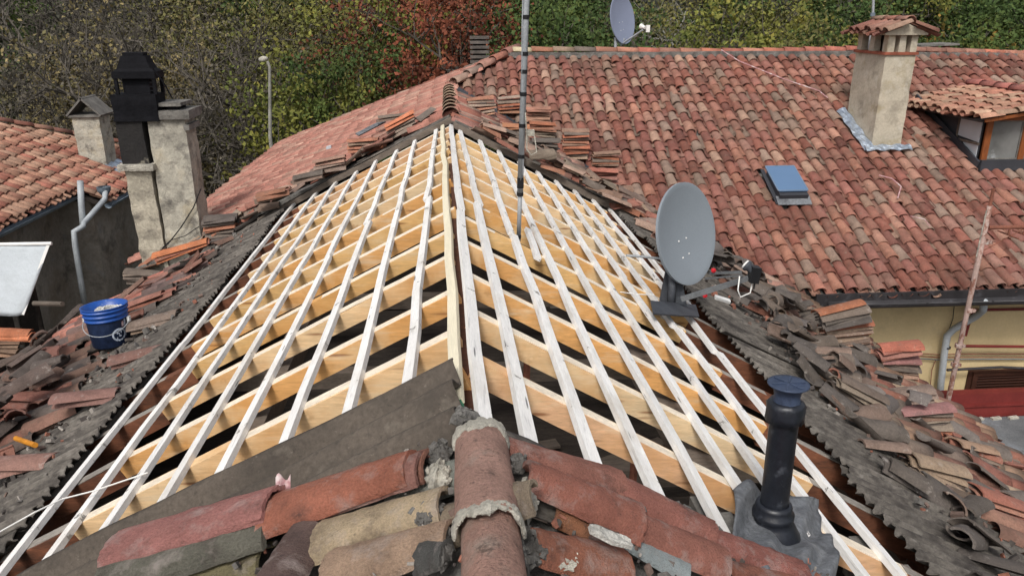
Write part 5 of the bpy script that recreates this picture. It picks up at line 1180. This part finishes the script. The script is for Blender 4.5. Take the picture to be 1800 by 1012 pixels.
proto('yellow', 13, leaf='leaf_yellow', nleaf=14518, lsize=.100)
proto('rust', 14, leaf='leaf_rust', nleaf=14136, lsize=.093, H=12.5, Rr=4.2)
proto('tan', 15, leaf='leaf_tan', nleaf=8881, lsize=.093, sigk=.6)
proto('orange', 16, leaf='leaf_orange', nleaf=17935, lsize=.100)
proto('bare', 17, leaf='leaf_brown', nleaf=3952, lsize=.064, depth=4, nb=(4,7), sigk=.9, low=.12)
proto('bare_pale', 18, leaf='leaf_brown', nleaf=1368, lsize=.057, depth=4, nb=(4,7), bark='bark_pale', sigk=.9, low=.1)
proto('thicket', 19, leaf='leaf_brown', nleaf=6125, lsize=.072, depth=3, nb=(4,7), sigk=1.0, low=.05, stems=3, H=9)
KL = {'green': ('dense green tree', 'leafy_tree'), 'olive': ('thin olive leaved tree', 'leafy_tree'), 'yellow': ('yellow green tree', 'leafy_tree'), 'rust': ('rust red autumn tree', 'autumn_tree'), 'tan': ('sparse yellow leaved tree', 'autumn_tree'),
      'orange': ('green tree turning orange', 'autumn_tree'), 'bare': ('bare brown twiggy tree', 'bare_tree'), 'bare_pale': ('bare tree with a pale trunk', 'bare_tree'), 'thicket': ('tangled brown thicket tree', 'bare_tree')}
def tree(kind, u, Y, sc=1.0, where=None, rot=None, zoff=0.0, sxy=1.0):
    P = at(u, 120, Y); x = float(P[0]); z = -9.1 + zoff
    base, nm = KL[kind]
    T = thing(nm, base + ' ' + where, 'tree', (x, Y, z), None)
    T.rotation_euler = (0, 0, rng.uniform(0, 6.28) if rot is None else rot); T.scale = (sc*sxy, sc*sxy, sc)
    for me, n_ in zip(TREES[kind], ('trunk', 'crown')):
        if me is None: continue
        o = bpy.data.objects.new(n_, me); COL.objects.link(o); o.parent = T
    return T
FRONT = [('thicket', 40, 27, 1.0, 'above the left roof, at the picture edge'), ('tan', 85, 31, .75, 'low above the left tiled roof'), ('bare', 150, 30, 1.0, 'just left of the black cowl'),
 ('tan', 262, 33, .98, 'right behind the black cowl'), ('bare', 345, 29, 1.0, 'right of the concrete chimney'), ('thicket', 425, 34, 1.0, 'left of the street lamp'), ('olive', 445, 38, 1.05, 'behind the street lamp'),
 ('yellow', 535, 30, .93, 'right of the street lamp, brightest of the left trees'), ('olive', 590, 32, 1.0, 'between the lamp and the red tree'), ('green', 640, 29, .80, 'low above the pink far left tiles'),
 ('rust', 715, 33, 1.0, 'left one of the two red trees'), ('rust', 820, 31, 1.0, 'right one of the two red trees, behind the slatted chimney'), ('bare', 905, 29, .85, 'behind the top of the aerial mast'),
 ('green', 975, 30, .95, 'between the mast and the small dish'), ('green', 1060, 32, .95, 'behind the small blue grey dish'), ('olive', 1120, 35, .95, 'right of the small blue grey dish'),
 ('bare_pale', 1215, 30, .95, 'standing lightest above the skyline'), ('bare', 1180, 36, .95, 'right of the small dish, in the gap'), ('bare', 1290, 34, .95, 'left of the yellow green tree'), ('yellow', 1375, 31, .90, 'above the middle of the skyline'),
 ('olive', 1440, 30, .93, 'left of the cream chimney'), ('green', 1510, 34, .97, 'directly behind the cream chimney'), ('orange', 1590, 31, .92, 'just right of the cream chimney'),
 ('orange', 1690, 30, .97, 'above the dormer'), ('green', 1770, 32, .98, 'in the upper right corner')]
for k, u, Y, sc, wh in FRONT: tree(k, u, Y, sc, wh)
BACK = [('green', 20, 44), ('bare', 110, 43), ('bare', 205, 42), ('olive', 300, 45), ('bare', 390, 44), ('green', 470, 46), ('olive', 560, 43), ('bare', 650, 45), ('rust', 765, 44), ('green', 900, 45), ('green', 1010, 44),
 ('olive', 1110, 47), ('bare_pale', 1160, 43), ('olive', 1260, 46), ('green', 1340, 45), ('yellow', 1450, 44), ('green', 1560, 45), ('green', 1650, 43), ('yellow', 1740, 44), ('green', 1810, 42), ('thicket', -20, 35), ('bare', 60, 37), ('thicket', 240, 39), ('thicket', 380, 38), ('thicket', 500, 37)]
pos = ['first', 'second', 'third', 'fourth', 'fifth', 'sixth', 'seventh', 'eighth', 'ninth', 'tenth', 'eleventh', 'twelfth', 'thirteenth', 'fourteenth', 'fifteenth', 'sixteenth', 'seventeenth', 'eighteenth', 'nineteenth', 'twentieth']
for i, (k, u, Y) in enumerate(BACK):
    T = tree(k, u, Y, rng.uniform(1.1,1.25), ('%s from the left in the back row' % pos[i]) if i < 20 else ('in the dim second row ' + ['at the far left edge', 'above the left hip tiles', 'behind the black cowl', 'left of the lamp post', 'right of the lamp post'][i-20]))
# far wood: leaf masses beyond the counted trees
r_ = np.random.default_rng(5)
cen = []; sg = []
for k in range(420):
    y = r_.uniform(52, 80); x = r_.uniform(-.68, .80)*y*1.15; hz = -9.3 + 30*(1-math.exp(-(max(0, y-62)/36)**1.3))
    cen.append(V(x, y, hz + r_.uniform(0, 11))); sg.append(r_.uniform(.8, 1.8))
single('far_wood', leaves(55000, cen, sg, .22, 9), M['leaf_dark'], 'dull brown green wood filling the slope behind the trees', 'wood', kind='stuff')
cen = [V(r_.uniform(-24, 24), r_.uniform(23, 40), -8.9+r_.uniform(0,1.1)) for k in range(420)]
single('undergrowth', leaves(45000, cen, [.55]*420, .08, 10), M['leaf_green'], 'low green undergrowth below the left trees', 'undergrowth', kind='stuff')

# street lamp in the trees
lb_ = at(475, 240, 25.0); lt_ = at(463, 104, 25.0)
lp_ = thing('street_lamp', 'slim street lamp with a small bright white head among the left trees', 'street lamp', (float(lb_[0]), 25.0, -9))
part('post', MB().tube([V(lb_[0]+.02, 25, -9), lb_, at(474,118,25.0), at(470,108,25.0)], [.07,.06,.045,.04], 8), M['bark_pale'], lp_, smooth=True)
part('lamp_head', MB().lathe(at(463,104,25.0), nrm(V(-.5,0,-.1)), [(.001,-.14),(.05,-.12),(.09,0),(.06,.12),(.001,.14)], 14), M['mortar'], lp_, smooth=True)
